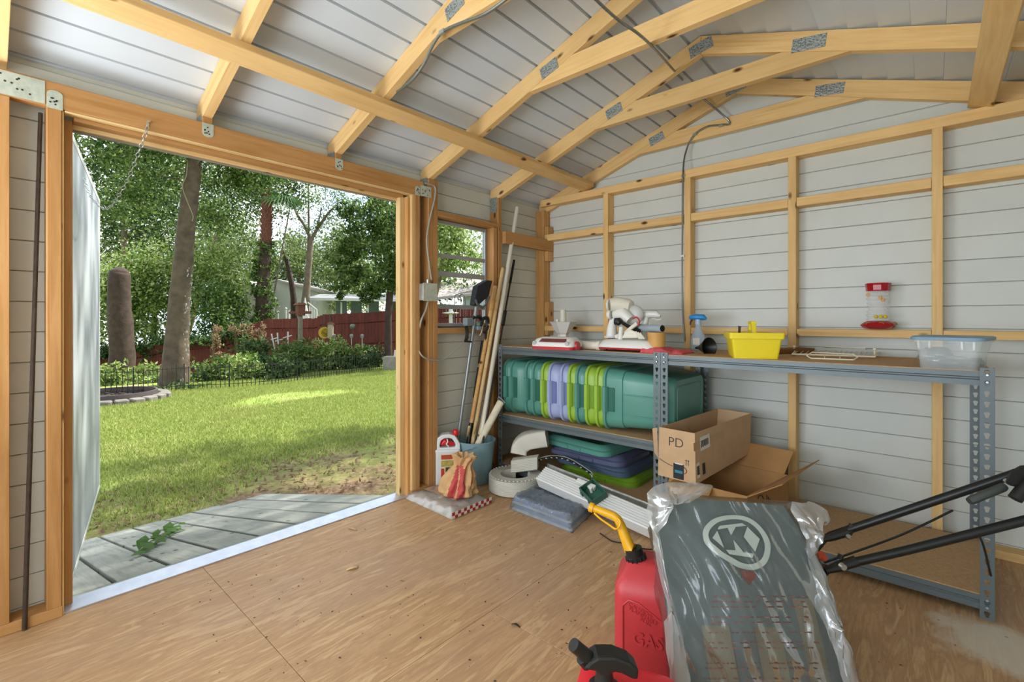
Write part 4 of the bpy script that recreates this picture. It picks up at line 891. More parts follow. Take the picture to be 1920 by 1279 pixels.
flat('label', 0, .05, 0, .07, F4, PRT, tp); flat('label', .06, .13, .01, .05, F4, LBLW, tp)
# ------------------------------------------------------------------ vinyl drain pieces, flashing, downspout
VIN = mat('grey_vinyl', 'c9c6ba', .5, var=.05, vs=8)
def rtube(path, w, h, ribs=0, up=Vector((0, 0, 1)), r=.012):
    """rectangular tube swept along path"""
    P = [Vector(p) for p in path]; rings = []
    for i, p in enumerate(P):
        d = (P[min(i+1, len(P)-1)]-P[max(i-1, 0)]).normalized(); s = d.cross(up).normalized(); u = s.cross(d); k = 1+(.035 if ribs and i % 2 else 0)
        rings.append([p+s*a*k+u*b*k for a, b in rrect(w, h, r, 3)])
    return rings
def grooved(rings_fn): pass
c_ = onZ(958, 930, 0)+Vector((.0, .155, .050)); c_ -= CR*.075; c_.z = .052
dv = thing('drain_pipe', (c_.x, c_.y, 0), 'ribbed grey vinyl drain tube bent in a ring beside bucket', 'pipe')
path = [(c_.x+.125*math.cos(a), c_.y+.125*math.sin(a), c_.z) for a in [math.radians(70-i*300/60) for i in range(61)]]
rb = MB(); prf = []
for k in range(9): prf += [(.040, -.046+.092*(k+.1)/9), (.044, -.046+.092*(k+.3)/9), (.044, -.046+.092*(k+.8)/9)]
prof_ring = prf + [(-.030, .048), (-.036, .03), (-.036, -.03), (-.030, -.048)]
rings = []
for i, p in enumerate(path):
    a = math.radians(70-i*300/60); rings.append([(c_.x+(.125+u)*math.cos(a), c_.y+(.125+u)*math.sin(a), c_.z+v) for u, v in prof_ring])
rb.loft(rings); rb.build('ribbed_tube', VIN, dv, smooth=30)
mb = MB()
for i in range(0, 34): a = math.radians(20-i*9); mb.box(-.006, .006, -.004, .004, 0, .006); mb.v[-8:] = [(c_.x+(.158)*math.cos(a)+x, c_.y+.158*math.sin(a)+y, c_.z+.047+z) for x, y, z in mb.v[-8:]]
mb.build('ribs', VIN, dv, smooth=0)
e1 = onY(945, 880, 2.36); e1 = Vector((-2.02, 2.275, .138)); e2 = e1+Vector((.145, .085, .032))
dp2 = thing('drain_pipe', e1-Vector((0, 0, .04)), 'short straight ribbed vinyl piece lying on the ring', 'pipe')
rings = []; sd = (e2-e1).normalized(); su = Vector((0, 0, 1)); ss = sd.cross(su).normalized()
pf = []
for k in range(7): pf += [(.040, -.036+.072*(k+.1)/7), (.044, -.036+.072*(k+.35)/7), (.044, -.036+.072*(k+.8)/7)]
pf += [(.034, .040), (-.034, .040), (-.042, .03), (-.042, -.03), (-.034, -.040), (.034, -.040)]
ring2 = [e1+ss*a+su*b for a, b in pf]
MB().loft([[p-sd*.015*0 for p in ring2], [p+(e2-e1) for p in ring2]]).build('ribbed_tube', VIN, dp2, smooth=25)
f0 = Vector((-2.02, 2.335, .195))
el = thing('drain_elbow', f0-Vector((0, 0, .02)), 'smooth grey vinyl elbow on top of the drain pieces', 'elbow')
pth = bez([f0, f0+Vector((.0, .02, .05)), f0+Vector((.035, .045, .088)), f0+Vector((.09, .08, .105)), f0+Vector((.15, .115, .118))], 16)
rg_ = []
for i, p in enumerate(pth):
    d = (pth[min(i+1, len(pth)-1)]-pth[max(i-1, 0)]).normalized(); s = Vector((.62, -.78, 0)); u = s.cross(d).normalized(); s = d.cross(u)
    rg_.append([p+s*a+u*b for a, b in rrect(.125, .105, .016, 3)])
MB().loft(rg_).build('bend', VIN, el, smooth=40)
# galvanised gutter trough behind the downspout
g0, g1 = Vector((-1.83, 2.385, .0)), Vector((-.98, 2.325, .0)); gt = thing('metal_flashing', (-1.4, 2.36, .0), 'bent galvanised metal flashing with perforated rim behind white downspout', 'flashing')
def gf(u, v):
    p = g0.lerp(g1, u); z = .185-.075*u; a = v*1.75-.25; n = .006*mnoise.noise((u*14, v*3, 0)); return (p.x, p.y-.075+.085*math.sin(a)+n, max(.003, .004+z*(1-math.cos(a))*.93))
MB().grid(gf, 40, 14).build('trough', GALV, gt, smooth=60, solid=.0014)
mb = MB(); arc = bez([onY(995, 866, 2.36), onY(1030, 856, 2.39), onY(1065, 860, 2.39), onY(1105, 884, 2.39), onY(1112, 893, 2.38)], 30)
mb.loft([[p+Vector((0, -.002, 0)), p+Vector((0, .002, .003)), p+Vector((0, .002, -.014)), p+Vector((0, -.002, -.014))] for p in arc]); mb.build('curved_rim', BLK, gt, smooth=0)
mb = MB()
for i in range(2, len(arc)-2, 2): p = arc[i]; mb.box(p.x-.006, p.x+.006, p.y-.005, p.y-.0025, p.z-.011, p.z-.006)
mb.build('slots', GALVW, gt, smooth=0)
MB().tube([p+Vector((0, 0, .004)) for p in arc], .003, 6).build('rim_wire', GALV, gt)
DSW = mat('downspout_white', 'd6d6d3', .4, var=.03)
d0, d1 = onZ(1017, 893, .155), onZ(1225, 985, .075); ds_ = thing('downspout', (d0+d1)/2-Vector((0, 0, .05)), 'white ribbed downspout lying across tarp package towards bagged mower', 'downspout')
dx = (d1-d0).normalized(); uz = (Vector((0, 0, 1))-dx*dx.z).normalized(); sy_ = uz.cross(dx); uz, sy_ = uz*math.cos(.55)-sy_*math.sin(.55), sy_*math.cos(.55)+uz*math.sin(.55)
pf = [(-.050, -.036), (-.050, .030), (-.044, .036)]
for k in range(6): x = -.036+.072*k/5; pf += [(x-.0055, .036), (x-.0035, .029), (x+.0035, .029), (x+.0055, .036)]
pf += [(.044, .036), (.050, .030), (.050, .006), (.045, .002), (.045, -.004), (.050, -.008), (.050, -.036)]
MB().loft([[p+sy_*a+uz*b for a, b in pf] for p in (d0, d0+dx*(d1-d0).length*1.0)]).build('channel', DSW, ds_, smooth=0)
gpos = d0+dx*.37+uz*.037+sy_*.0; gc = thing('clip_box', gpos, 'dark green open plastic clip box sitting on the downspout', 'box'); GRN = mat('dark_green_plastic', '2f5b4b', .4, var=.05)
MG = frame(dx*.9+sy_*-.35, uz, gpos+uz*.001); mb = MB(); w_, d2, h_ = .060, .048, .042
for x0, x1, y0, y1 in ((-w_, w_, -d2, -d2+.006), (-w_, w_, d2-.006, d2), (-w_, -w_+.006, -d2+.006, d2-.006), (w_-.006, w_, -d2+.006, d2-.006)): mb.box(x0, x1, y0, y1, 0, h_)
mb.box(-w_+.006, w_-.006, -d2+.006, d2-.006, 0, .005); mb.build('box', GRN, gc, smooth=0, bev=.0015, M=MG)
mb = MB()
for x in (-.05, .02): mb.box(x, x+.02, -d2-.006, -d2, .0, .018)
mb.build('clip', GRN, gc, smooth=0, bev=.001, M=MG); MB().cyl((-.02, 0, .005), (-.02, 0, .035), .008).build('screw_post', WHT, gc, M=MG)
wp = d0+dx*.30+uz*.037+sy_*-.055*-1; tag(MB().box(-.06, .06, -.014, .014, .0, .022).build('vent_cap', WHT, smooth=0, bev=.004, M=frame(dx, uz, d0+dx*.30+uz*.0375+sy_*.033)), 'small white plastic cap beside the green clip box', 'cap')
# thin black cord
cp = [onZ(x, y, .006) for x, y in ((1125, 1000), (1135, 1007), (1148, 1015), (1165, 1018), (1182, 1022), (1200, 1028), (1215, 1030), (1228, 1030))]
cdn = thing('black_cord', cp[0], 'thin black cord lying on floor beside yellow spout', 'cord'); MB().tube(bez(cp, 40), .003, 7).build('cable', BLK, cdn); MB().cyl(cp[4]+Vector((0, 0, .001)), cp[4]+Vector((.03, -.01, .001)), .006).build('bead', BLK, cdn)
# ------------------------------------------------------------------ red gas can with yellow spout
RED = mat('gas_red', 'b53438', .42, var=.05, vs=9, bump=.05, bs_=150)
D0 = 1.44; g_ = onZ(1215, 1262, 0); gx = (CR*.94-CV*.34).normalized(); gyv = Vector((-gx.y, gx.x, 0))   # x across the lettered side, y away
org = dep(1150, 1270, 1.42); org.z = .001; gcn = thing('gas_can', org+gx*.12+gyv*.10, 'red gasoline can with bent yellow spout behind plastic wrapped bag', 'gas can')
MG = Matrix(((gx.x, gyv.x, 0, org.x), (gx.y, gyv.y, 0, org.y), (0, 0, 1, org.z), (0, 0, 0, 1)))
def gr(x0, x1, y0, y1, z, r=.03): return [((x0+x1)/2+a, (y0+y1)/2+b, z) for a, b in rrect(x1-x0, y1-y0, r, 5)]
MB().loft([gr(.012, .268, .012, .188, 0), gr(0, .28, 0, .20, .015), gr(.0, .28, .0, .20, .24), gr(.002, .278, .004, .196, .275), gr(.02, .262, .03, .17, .303, .028), gr(.035, .240, .05, .150, .326, .028), gr(.05, .21, .06, .14, .334, .026)]).build('tank', RED, gcn, smooth=42, M=MG)
mb = MB(); pl_ = [(.028, .03), (.028, .225), (.045, .245), (.075, .24), (.205, .155), (.205, .03)]
mb.tube([(x, -.001, z) for x, z in pl_], .0028, 5, loop=True); mb.build('raised_panel', RED, gcn, M=MG)
FG = MG @ Matrix.Translation((0, -.0006, 0)) @ Matrix.Rotation(math.pi/2, 4, 'X')
text('raised_letters', 'GASOLINE', .052, FG @ Matrix.Translation((.055, .135, 0)) @ Matrix.Rotation(-.02, 4, 'Z'), RED, gcn, .0028, 'LEFT', .0012, .9)
for k, s in enumerate(('CAUTION', 'FLAMMABLE', 'FUEL')): text('raised_print', s, .016, FG @ Matrix.Translation((.078+.008*k, .222-.016*k, 0)) @ Matrix.Rotation(-.35, 4, 'Z'), RED, gcn, .0014)
nk = MG @ Vector((.085, .085, .362)); tip0 = dep(1190, 1040, (nk-CC).dot(CV)); ax = Vector((gx.x*-.30, gx.y*-.30, 1)).normalized()
nk = MG @ Vector((.060, .085, .326)); MB().tube([nk-ax*.006, nk+ax*.014, nk+ax*.016, nk+ax*.036], [.030, .030, .027, .027], 22).build('collar', BLK, gcn, smooth=40)
mb = MB()
for k in range(14):
    a = 2*math.pi*k/14; u = ax.orthogonal().normalized(); w2 = ax.cross(u); c = nk+ax*.006+(u*math.cos(a)+w2*math.sin(a))*.030; mb.tube([c-ax*.010, c+ax*.008], .003, 5)
mb.build('collar_ribs', BLK, gcn)
YSP = mat('spout_yellow', 'd9a219', .35, var=.06); Dn = (nk-CC).dot(CV)
sp = [nk+ax*.028, dep(1181, 1030, Dn+.01), dep(1172, 1006, Dn+.02), dep(1164, 985, Dn+.03), dep(1158, 973, Dn+.035), dep(1150, 967, Dn+.04), dep(1132, 960, Dn+.055), dep(1113, 953, Dn+.07)]
MB().tube(sp, [.0215, .0195, .017, .0145, .0135, .013, .0125, .012], 16).build('spout', YSP, gcn)
MB().tube([sp[-1], sp[-1]+(sp[-1]-sp[-2]).normalized()*.014], [.0155, .0155], 14).build('spout_lip', YSP, gcn)
MB().tube(bez([dep(1114, 962, Dn+.05), dep(1126, 973, Dn+.035), dep(1142, 984, Dn+.02), dep(1154, 992, Dn+.0), dep(1161, 988, Dn+.0), dep(1163, 978, Dn+.005), dep(1158, 972, Dn+.015)], 30), .0032, 6).build('strap', YSP, gcn)
# second can in front, mostly below the picture
o2 = dep(1143, 1270, 1.045); ga2 = thing('gas_can', (o2.x, o2.y, 0), 'second red can with black vented nozzle at bottom of view', 'gas can'); zt = .335
def g2(w, d, z, r=.03): return [(o2.x+gx.x*(a+.035)+gyv.x*b, o2.y+gx.y*(a+.035)+gyv.y*b, z) for a, b in rrect(w, d, r, 5)]
RED2 = mat('gas_red_bright', 'd8232f', .35, var=.04)
MB().loft([g2(.21, .15, .001), g2(.225, .165, .012), g2(.225, .165, .24), g2(.21, .15, .268), g2(.17, .11, .278)]).build('tank', RED2, ga2, smooth=42)
zz0 = .275; n0 = dep(1133, 1276, 1.02); n0 = Vector((n0.x, n0.y, zz0))
c3 = dep(1132, 1243, 1.02)
MB().tube([n0, Vector((n0.x, n0.y, c3.z-.05)), Vector((n0.x, n0.y, c3.z-.047)), Vector((n0.x, n0.y, c3.z-.02)), Vector((n0.x, n0.y, c3.z+.012))], [.034, .034, .022, .018, .017], 18).build('collar', BLK, ga2)
hd = [dep(1092, 1243, 1.0), dep(1103, 1228, 1.0), dep(1118, 1219, 1.0), dep(1150, 1219, 1.0), dep(1178, 1230, 1.0), dep(1194, 1245, 1.0), dep(1192, 1262, 1.0), dep(1180, 1260, 1.0), dep(1160, 1250, 1.0), dep(1148, 1248, 1.0), dep(1140, 1254, 1.0), dep(1122, 1254, 1.0), dep(1112, 1246, 1.0)]
MB().loft([[p-CV*.022 for p in hd], [p+CV*.022 for p in hd]]).build('nozzle_head', BLK, ga2, smooth=0, bev=.006)
MB().tube([dep(1107, 1238, 1.0), dep(1086, 1218, .99), dep(1075, 1209, .985)], [.016, .0135, .0135], 14).build('nozzle_tube', BLK, ga2)
MB().tube([dep(1100, 1246, 1.0), dep(1089, 1236, .99)], [.012, .010], 10).build('vent_tube', BLK, ga2)
# ------------------------------------------------------------------ push mower handle and wrapped grass bag
HND = mat('handle_black', '181a1b', .35, var=.08)
mw = thing('lawn_mower', dep(1480, 1150, 1.62)*1.0, 'black folding mower handle tubes reaching right from behind wrapped bag', 'mower')
def tubeD(pts, r, n=12): return [dep(*p) for p in pts], r, n
lo = [dep(1570, 1062, 1.50), dep(1700, 1032, 1.44), dep(1925, 975, 1.34), dep(2060, 940, 1.28)]
upp = [dep(1556, 1005, 1.62), dep(1700, 957, 1.52), dep(1890, 893, 1.40), dep(2000, 855, 1.33)]
MB().tube(lo, .0130, 16).build('handle_tube', HND, mw); MB().tube(upp, .0130, 16).build('handle_tube', HND, mw)
MB().tube([lo[-1], (lo[-1]+upp[-1])/2+Vector((.03, -.02, 0)), upp[-1]], .013, 12).build('cross_bar', HND, mw)
for (a, b, Dd) in (((1548, 1070), (1606, 1052), 1.50), ((1540, 1012), (1590, 996), 1.615)):
    p0_, p1_ = dep(*a, Dd), dep(*b, Dd-.02); MB().tube([p0_, p0_.lerp(p1_, .4), p1_], [.010, .0155, .0165], 10).build('pivot_sleeve', HND, mw)
q_ = dep(1578, 1061, 1.475); MB().tube([q_, q_-CV*.012], [.011, .009], 12).build('pivot_bolt', GALV, mw)
q_ = dep(1587, 1003, 1.59); MB().tube([q_, q_-CV*.012], [.008, .007], 12).build('pivot_bolt', GALV, mw); MB().tube([dep(1600, 985, 1.59), dep(1585, 1008, 1.59)], [.012, .010], 8).build('cam_lever', HND, mw)
MB().tube(bez([dep(1545, 1055, 1.53), dep(1600, 1036, 1.50), dep(1680, 1007, 1.48), dep(1740, 980, 1.47), dep(1786, 957, 1.46)], 24), .0036, 6).build('control_rod', BLK, mw)
MB().tube([dep(1574, 1048, 1.49), dep(1577, 1040, 1.49)], .008, 8).build('cable_clip', BLK, mw)
MB().tube([dep(1817, 940, 1.40), dep(1822, 938, 1.40), dep(1880, 914, 1.37), dep(1884, 912, 1.37)], [.010, .0125, .0125, .010], 10).build('bail_lever', mat('lever_grey', '3b403d', .45), mw)
MB().loft([[dep(x, y, Dd) for x, y in ((1884, 905), (1893, 884), (1912, 873), (1945, 870), (1945, 915), (1895, 912))] for Dd in (1.37, 1.33)]).build('switch_box', BLK, mw, smooth=0, bev=.006)
MB().tube([dep(1903, 936, 1.33), dep(1935, 896, 1.33)], [.016, .016], 12).build('grip', BLK, mw)
MB().tube([dep(1885, 900, 1.36), dep(1890, 905, 1.36)], .006, 8).build('latch', GALV, mw)
MB().tube(bez([dep(1835, 1000, 1.40), dep(1846, 1030, 1.42), dep(1858, 1080, 1.44)], 10), .003, 6).build('cable', BLK, mw)
mc = dep(1415, 1150, 1.60); k0 = [(-.19, -.16), (.19, -.16), (.19, .16), (-.19, .16)]
MB().loft([[(mc.x+CR.x*a+CV.x*b, mc.y+CR.y*a+CV.y*b, z) for a, b in rrect(.30*s_, .30*s_, .08, 4)] for s_, z in ((.95, .06), (1, .08), (1, .17), (.8, .22), (.45, .25))]).build('deck', BLK, mw, smooth=40)
for a in (-.17, .09):
    for b in (-.10, .12): w0 = mc+CR*a+CV*b; MB().cyl((w0.x-CR.x*.02, w0.y-CR.y*.02, .075), (w0.x+CR.x*.02, w0.y+CR.y*.02, .075), .074, .074, 20).build('wheel', DARKM, mw)
for e_, s_ in ((dep(1552, 1068, 1.5), .17), (dep(1545, 1010, 1.615), .10)): MB().tube([e_, mc+CR*s_+Vector((0, 0, .17-mc.z))], .012, 10).build('bracket', HND, mw)
MB().tube([dep(1538, 1040, 1.47), dep(1546, 1048, 1.47)], [.014, .010], 10).build('release_tab', mat('orange_red', 'c8502c', .4), mw)
# bag
def BD(u, v): return 1.17+.16*v                              # depth of the bag's front, v = 0 floor .. 1 top
def bq(corners):
    bl, br_, tr2, tl2 = corners
    return lambda u, v: (bl[0]+(br_[0]-bl[0])*u)*(1-v)+(tl2[0]+(tr2[0]-tl2[0])*u)*v, lambda u, v: (bl[1]+(br_[1]-bl[1])*u)*(1-v)+(tl2[1]+(tr2[1]-tl2[1])*u)*v
gb = thing('grass_bag', dep(1400, 1290, 1.25)*1.0, 'dark grey mower grass bag with K emblem wrapped in clear plastic', 'bag')
FAB = mat('bag_fabric', '505a5a', .75, var=.10, vs=6, bump=.1, bs_=200); FAB2 = mat('bag_mesh', '6b6656', .85, var=.18, vs=8, bump=.15, bs_=260)
zb = lambda D: HY+EYE*FOC/D-6                                # floor line in pixels
def outline(side, v):
    """inner bag's left/right edge in pixels at height v (0..1)"""
    yb, yt = zb(1.17), 930
    y = yb+(yt-yb)*v
    L = [(0, 1290), (.3, 1268), (.6, 1247), (.85, 1235), (1, 1240)]; R2 = [(0, 1600), (.3, 1582), (.55, 1555), (.78, 1520), (.9, 1500), (1, 1468)]
    t = L if side < 0 else R2
    for (a, x0), (b, x1) in zip(t[:-1], t[1:]):
        if a <= v <= b: return x0+(x1-x0)*(v-a)/(b-a), y
def front(u, v, push=0, pad=0):
    xl_, y = outline(-1, v); xr2, _ = outline(1, v); x = xl_-pad+(xr2-xl_+2*pad)*u; y = y+(18*u*v if 1 else 0)
    bul = .05*math.sin(math.pi*u)*math.sin(math.pi*min(1, v*.9+.1)); return dep(x, y, BD(u, v)-bul+push)
NB = 22
def fr1(u, v):
    n = .006*mnoise.noise((u*4, v*4, 5)); return front(u, v, n)
mb = MB().grid(fr1, NB, NB); mb2 = MB()
rim_ = [(i/NB, 0) for i in range(NB)]+[(1, j/NB) for j in range(NB)]+[(1-i/NB, 1) for i in range(NB)]+[(0, 1-j/NB) for j in range(NB)]
def back(u, v): uu, vv = .5+(u-.5)*.86, .5+(v-.5)*.90; p = front(uu, vv, .20); p.z = max(p.z, .01); return p
mb.loft([[fr1(u, v) for u, v in rim_], [front(.5+(u-.5)*1.01, .5+(v-.5)*1.0, .05) for u, v in rim_], [back(u, v) for u, v in rim_]], caps=False)
nb_ = len(mb.v); mb.f.append(tuple(range(nb_-len(rim_), nb_))); mb.build('fabric_bag', FAB, gb, smooth=60)
def patch(name, u0, u1, v0, v1, off, m, nu=10, nv=10): return MB().grid(lambda a, b: front(u0+(u1-u0)*a, v0+(v1-v0)*b, -off+.006*mnoise.noise(((u0+(u1-u0)*a)*4, (v0+(v1-v0)*b)*4, 5))), nu, nv).build(name, m, gb, smooth=60)
patch('mesh_panel', .20, .37, .02, .50, .002, FAB2); patch('mesh_panel', .52, .68, .02, .50, .002, FAB2); patch('mesh_panel', .80, .92, .05, .62, .002, FAB2)
# emblem: ring and K, printed light grey
EMB = mat('emblem_grey', 'a9b0a8', .6, var=.04); PX = lambda x, y, off: None
def inv(x, y):
    u, v = .5, .5
    for _ in range(12):
        yb, yt = zb(1.17), 930; xl_, _y = outline(-1, v); xr2, _y = outline(1, v); u = (x-xl_)/(xr2-xl_); v = min(1, max(0, (y-yb)/(yt-yb+18*u)))
    return u, v
def em(x, y, off=.010):
    u, v = inv(x, y); return front(u, v, -off+.006*mnoise.noise((u*4, v*4, 5)))
E8 = lambda x, y: (1310+x*.1618, 955+y*.1618)                   # traced from an enlarged view
ro = [(47, 300), (65, 215), (150, 125), (270, 80), (400, 68), (540, 85), (650, 140), (750, 240), (815, 350), (832, 450), (815, 560), (760, 650), (660, 700), (560, 700), (450, 670), (330, 600), (220, 530), (120, 450), (65, 380)]
ri = [(112, 305), (135, 230), (210, 160), (310, 126), (420, 115), (530, 132), (620, 180), (700, 260), (750, 350), (767, 440), (755, 520), (715, 590), (640, 630), (560, 635), (480, 612), (380, 556), (285, 500), (200, 430), (135, 370)]
def closed(P): return bez([Vector((x, y, 0)) for x, y in P[-1:]+P+P[:1]], 120)[len(bez([Vector((x, y, 0)) for x, y in P[-1:]+P+P[:1]], 120))//(len(P)+1):-1]
cro, cri = closed(ro), closed(ri); n = min(len(cro), len(cri)); mb = MB()
vs = [em(*E8(p.x, p.y)) for p in cro[:n]]+[em(*E8(p.x, p.y)) for p in cri[:n]]; mb.add(vs, [(i, (i+1) % n, n+(i+1) % n, n+i) for i in range(n)]); mb.build('emblem_ring', EMB, gb, smooth=0, solid=.0008)
for pts in ([(160, 332), (215, 250), (295, 448)], [(222, 235), (228, 212), (245, 192), (500, 160), (552, 190), (430, 205), (375, 300), (335, 215)], [(522, 318), (565, 205), (708, 345), (655, 495)], [(402, 355), (520, 500), (640, 515), (625, 562), (355, 520), (318, 470), (428, 475)]):
    MB().add([em(*E8(*p)) for p in pts], [tuple(range(len(pts)))]).build('emblem_letter', EMB, gb, smooth=0, solid=.0008)
# clear plastic around it
FILM = film('bag_wrap', (.93, .95, .95), .03, .03)
def wrapf(u, v):
    n = mnoise.fractal((u*3.2, v*2.6, 1.1), 1, 2, 4); r = 1-abs(mnoise.noise((u*7+v*3, v*3.5-u*2, 6)))*2.2
    p = front(u, v*1.0, -.022-.010*n-.010*max(0, r)-.010*abs(mnoise.noise((u*11+v*5, v*4, 2))), 12+6*n)
    return p
def top_edge(u): return None
mb = MB().grid(wrapf, 90, 90)
mb.loft([[wrapf(u, v) for u, v in rim_], [front(u, v, .05, 16+8*mnoise.noise((u*9, v*9, 0)))+Vector((0, 0, .012*v)) for u, v in rim_], [back(u, v)+CV*.02 for u, v in rim_]], caps=False)
mb.build('plastic_wrap', FILM, gb, smooth=70)
def crest(name, pts, amp, seed, hz_=.5):
    """loose gathered corner of the wrap"""
    P = [dep(*p) for p in pts]; c = sum(P, Vector())/len(P); rings = []
    for s in (1, .8, .55, .3, .08): rings.append([c.lerp(p, s)-CV*(.035*(1-s*s)+amp*mnoise.noise((p.x*30, p.z*30, seed+s*3))) for p in bez(P+[P[0]], 48)])
    return MB().loft(rings, caps=False).build(name, FILM2, gb, smooth=50)
FILM2 = film('bag_wrap_gathered', (.95, .96, .96), .34, .12)
crest('gathered_corner', [(1488, 942, 1.31), (1530, 945, 1.31), (1553, 965, 1.31), (1546, 995, 1.30), (1530, 1030, 1.29), (1515, 1045, 1.28), (1505, 1000, 1.28), (1490, 965, 1.29)], .030, 1)
crest('gathered_corner', [(1213, 925, 1.32), (1235, 908, 1.32), (1290, 902, 1.33), (1340, 915, 1.31), (1280, 928, 1.29), (1238, 945, 1.28), (1232, 1000, 1.27), (1216, 975, 1.3)], .028, 4)
crest('loose_edge', [(1218, 960, 1.28), (1236, 1000, 1.26), (1242, 1060, 1.24), (1268, 1150, 1.22), (1296, 1290, 1.15), (1262, 1290, 1.15), (1246, 1180, 1.20), (1252, 1140, 1.2), (1230, 1050, 1.25)], .022, 7)
crest('loose_edge', [(1512, 1030, 1.29), (1535, 1050, 1.29), (1570, 1150, 1.25), (1612, 1290, 1.18), (1585, 1290, 1.17), (1560, 1200, 1.2), (1535, 1120, 1.24)], .020, 9)
WRN = mat('red_warning', '6e443c', .6, var=.2, vs=30)
def wp_(x, y): u, v = inv(x, y); return wrapf(u, v)-CV*.002
mb = MB()
for row in range(17):
    y0 = 1117+row*9.6; x = 1340-row*1.0+random.uniform(0, 4)
    if row in (3, 6, 8, 11, 12, 15): continue
    while x < 1500+row*2.2:
        w_ = random.uniform(3, 9); h_ = 2.2
        mb.add([wp_(x, y0), wp_(x+w_, y0+w_*.03), wp_(x+w_, y0+h_+w_*.03), wp_(x, y0+h_)], [(0, 1, 2, 3)]); x += w_+random.choice((2, 3, 6, 14))
mb.build('warning_print', WRN, gb, smooth=0, kind='stuff')
MB().add([wp_(*E8(*p)) for p in ((470, 680), (560, 720), (600, 705), (655, 760), (575, 875), (500, 780))], [(0, 1, 2, 3, 4, 5)]).build('warning_triangle', WRN, gb, smooth=0)
# ------------------------------------------------------------------ wiring and wall-hung things
GW = mat('cable_grey', 'a9a99f', .5, .2, var=.1)
cdt = thing('conduit', onZ(1215, 80, 2.235), 'flexible metal conduit crossing collar ties and running down back wall stud', 'conduit')
cpth = [onZ(1085, -35, 2.228), onZ(1118, 0, 2.228), onZ(1160, 38, 2.228), onZ(1218, 82, 2.228), onY(1290, 160, 2.9), onY(1366, 226, 3.07), onY(1352, 234, 3.075), onY(1325, 238, 3.075), onY(1300, 255, 3.075), onY(1286, 285, 3.07), onY(1281, 320, 3.035), onY(1280, 400, 3.038), onY(1279, 520, 3.038), onY(1281, 600, 3.038), onY(1284, 640, 3.038)]
MB().tube(bez(cpth, 90), .0058, 9).build('cable', mat('conduit_steel', '8a8d88', .35, .8, var=.1, vs=80), cdt)
for p in (onY(1352, 236, 3.075), onY(1303, 252, 3.075), onY(1281, 330, 3.04), onY(1280, 480, 3.04)): MB().box(p.x-.012, p.x+.012, p.y-.008, p.y+.004, p.z-.006, p.z+.006).build('clamp', GALV, cdt, smooth=0)
cd2 = thing('conduit', onY(830, 60, 1.24), 'coiled metal cable following the second rafter down from the roof', 'conduit')
c2p = [onY(975, -25, 1.235), onY(942, 4, 1.235), onY(905, 28, 1.235), onY(860, 45, 1.235), onY(830, 60, 1.235), onY(812, 84, 1.235), onY(795, 120, 1.235), onY(775, 148, 1.235), onY(756, 164, 1.245), onY(745, 172, 1.262)]
MB().tube(bez(c2p, 60), .0062, 9).build('cable', bpy.data.materials['conduit_steel'], cd2); q_ = onY(829, 60, 1.232); MB().box(q_.x-.015, q_.x+.015, q_.y-.006, q_.y+.006, q_.z-.008, q_.z+.008).build('clamp', GALV, cd2, smooth=0)
jb = thing('junction_box', onX(803, 548, XF+.02), 'galvanised junction box on post between doorway and window', 'electrical box'); q_ = onX(803, 548, XF+.03)
MB().box(XF+.001, XF+.048, q_.y-.052, q_.y+.052, q_.z-.052, q_.z+.052).build('box', GALV, jb, smooth=0, bev=.004)
MB().box(XF+.0485, XF+.051, q_.y-.055, q_.y+.055, q_.z-.055, q_.z+.055).build('cover', GALVW, jb, smooth=0, bev=.003)
XX = XF+.012
MB().tube(bez([onX(797, 343, XX), onX(815, 350, XX), onX(815, 372, XX), onX(806, 410, XX), onX(800, 450, XX), onX(804, 490, XX), onX(809, 525, XX)], 40), .0055, 8).build('upper_cable', GW, jb)
MB().tube(bez([onX(802, 566, XX), onX(798, 582, XX), onX(790, 600, XX), onX(787, 616, XX-.02)], 20), .0055, 8).build('lower_cable', GW, jb)
MB().tube(bez([onX(784, 655, XX-.02), onX(792, 668, XX), onX(808, 675, XX), onX(830, 674, XX), onX(850, 660, XX), onX(866, 645, XX), onX(880, 632, XX)], 40), .0048, 8).build('loop_cable', GW, jb)
q_ = onX(802, 528, XX); MB().cyl(q_-Vector((0, 0, .01)), q_+Vector((0, 0, .012)), .010).build('connector', GALV, jb)
# gadget cluster on the window sill
X2 = XF+.03; cl = thing('hose_nozzle_set', onX(880, 612, X2), 'cluster of black clamps and grey fittings hanging at the window sill', 'tool')
V_ = lambda x, y, o=0: onX(x, y, X2+o)
q_ = V_(877, 604); MB().box(q_.x-.02, q_.x+.025, q_.y-.028, q_.y+.028, q_.z-.025, q_.z+.028).build('grey_block', mat('slate_plastic', '77838a', .45, var=.1), cl, smooth=0, bev=.006)
for pts, r, m_ in (([V_(874, 612), V_(876, 622), V_(875, 634), V_(873, 640)], .012, BLK), ([V_(886, 596), V_(898, 594), V_(904, 602), V_(900, 612)], .014, BLK), ([V_(905, 598), V_(913, 596), V_(916, 608), V_(912, 618), V_(908, 624)], .013, BLK), ([V_(871, 640), V_(884, 641)], .006, BLK), ([V_(912, 622), V_(911, 636), V_(909, 660)], .011, BLK)):
    MB().tube(bez(pts, 14), r, 9).build('clamp_arm', m_, cl)
q_ = V_(896, 608); MB().sph(q_, .020, 12, 8).build('green_fitting', mat('sage_plastic', '6f8577', .4), cl); q_ = V_(896, 615); MB().box(q_.x-.01, q_.x+.02, q_.y-.018, q_.y+.018, q_.z-.014, q_.z+.012).build('blue_fitting', mat('dusty_blue', '7d8fa6', .4), cl, smooth=0, bev=.004)
MB().tube(bez([V_(907, 596), V_(905, 612), V_(902, 625), V_(899, 629)], 12), .004, 6).build('tan_strap', CREAM, cl)
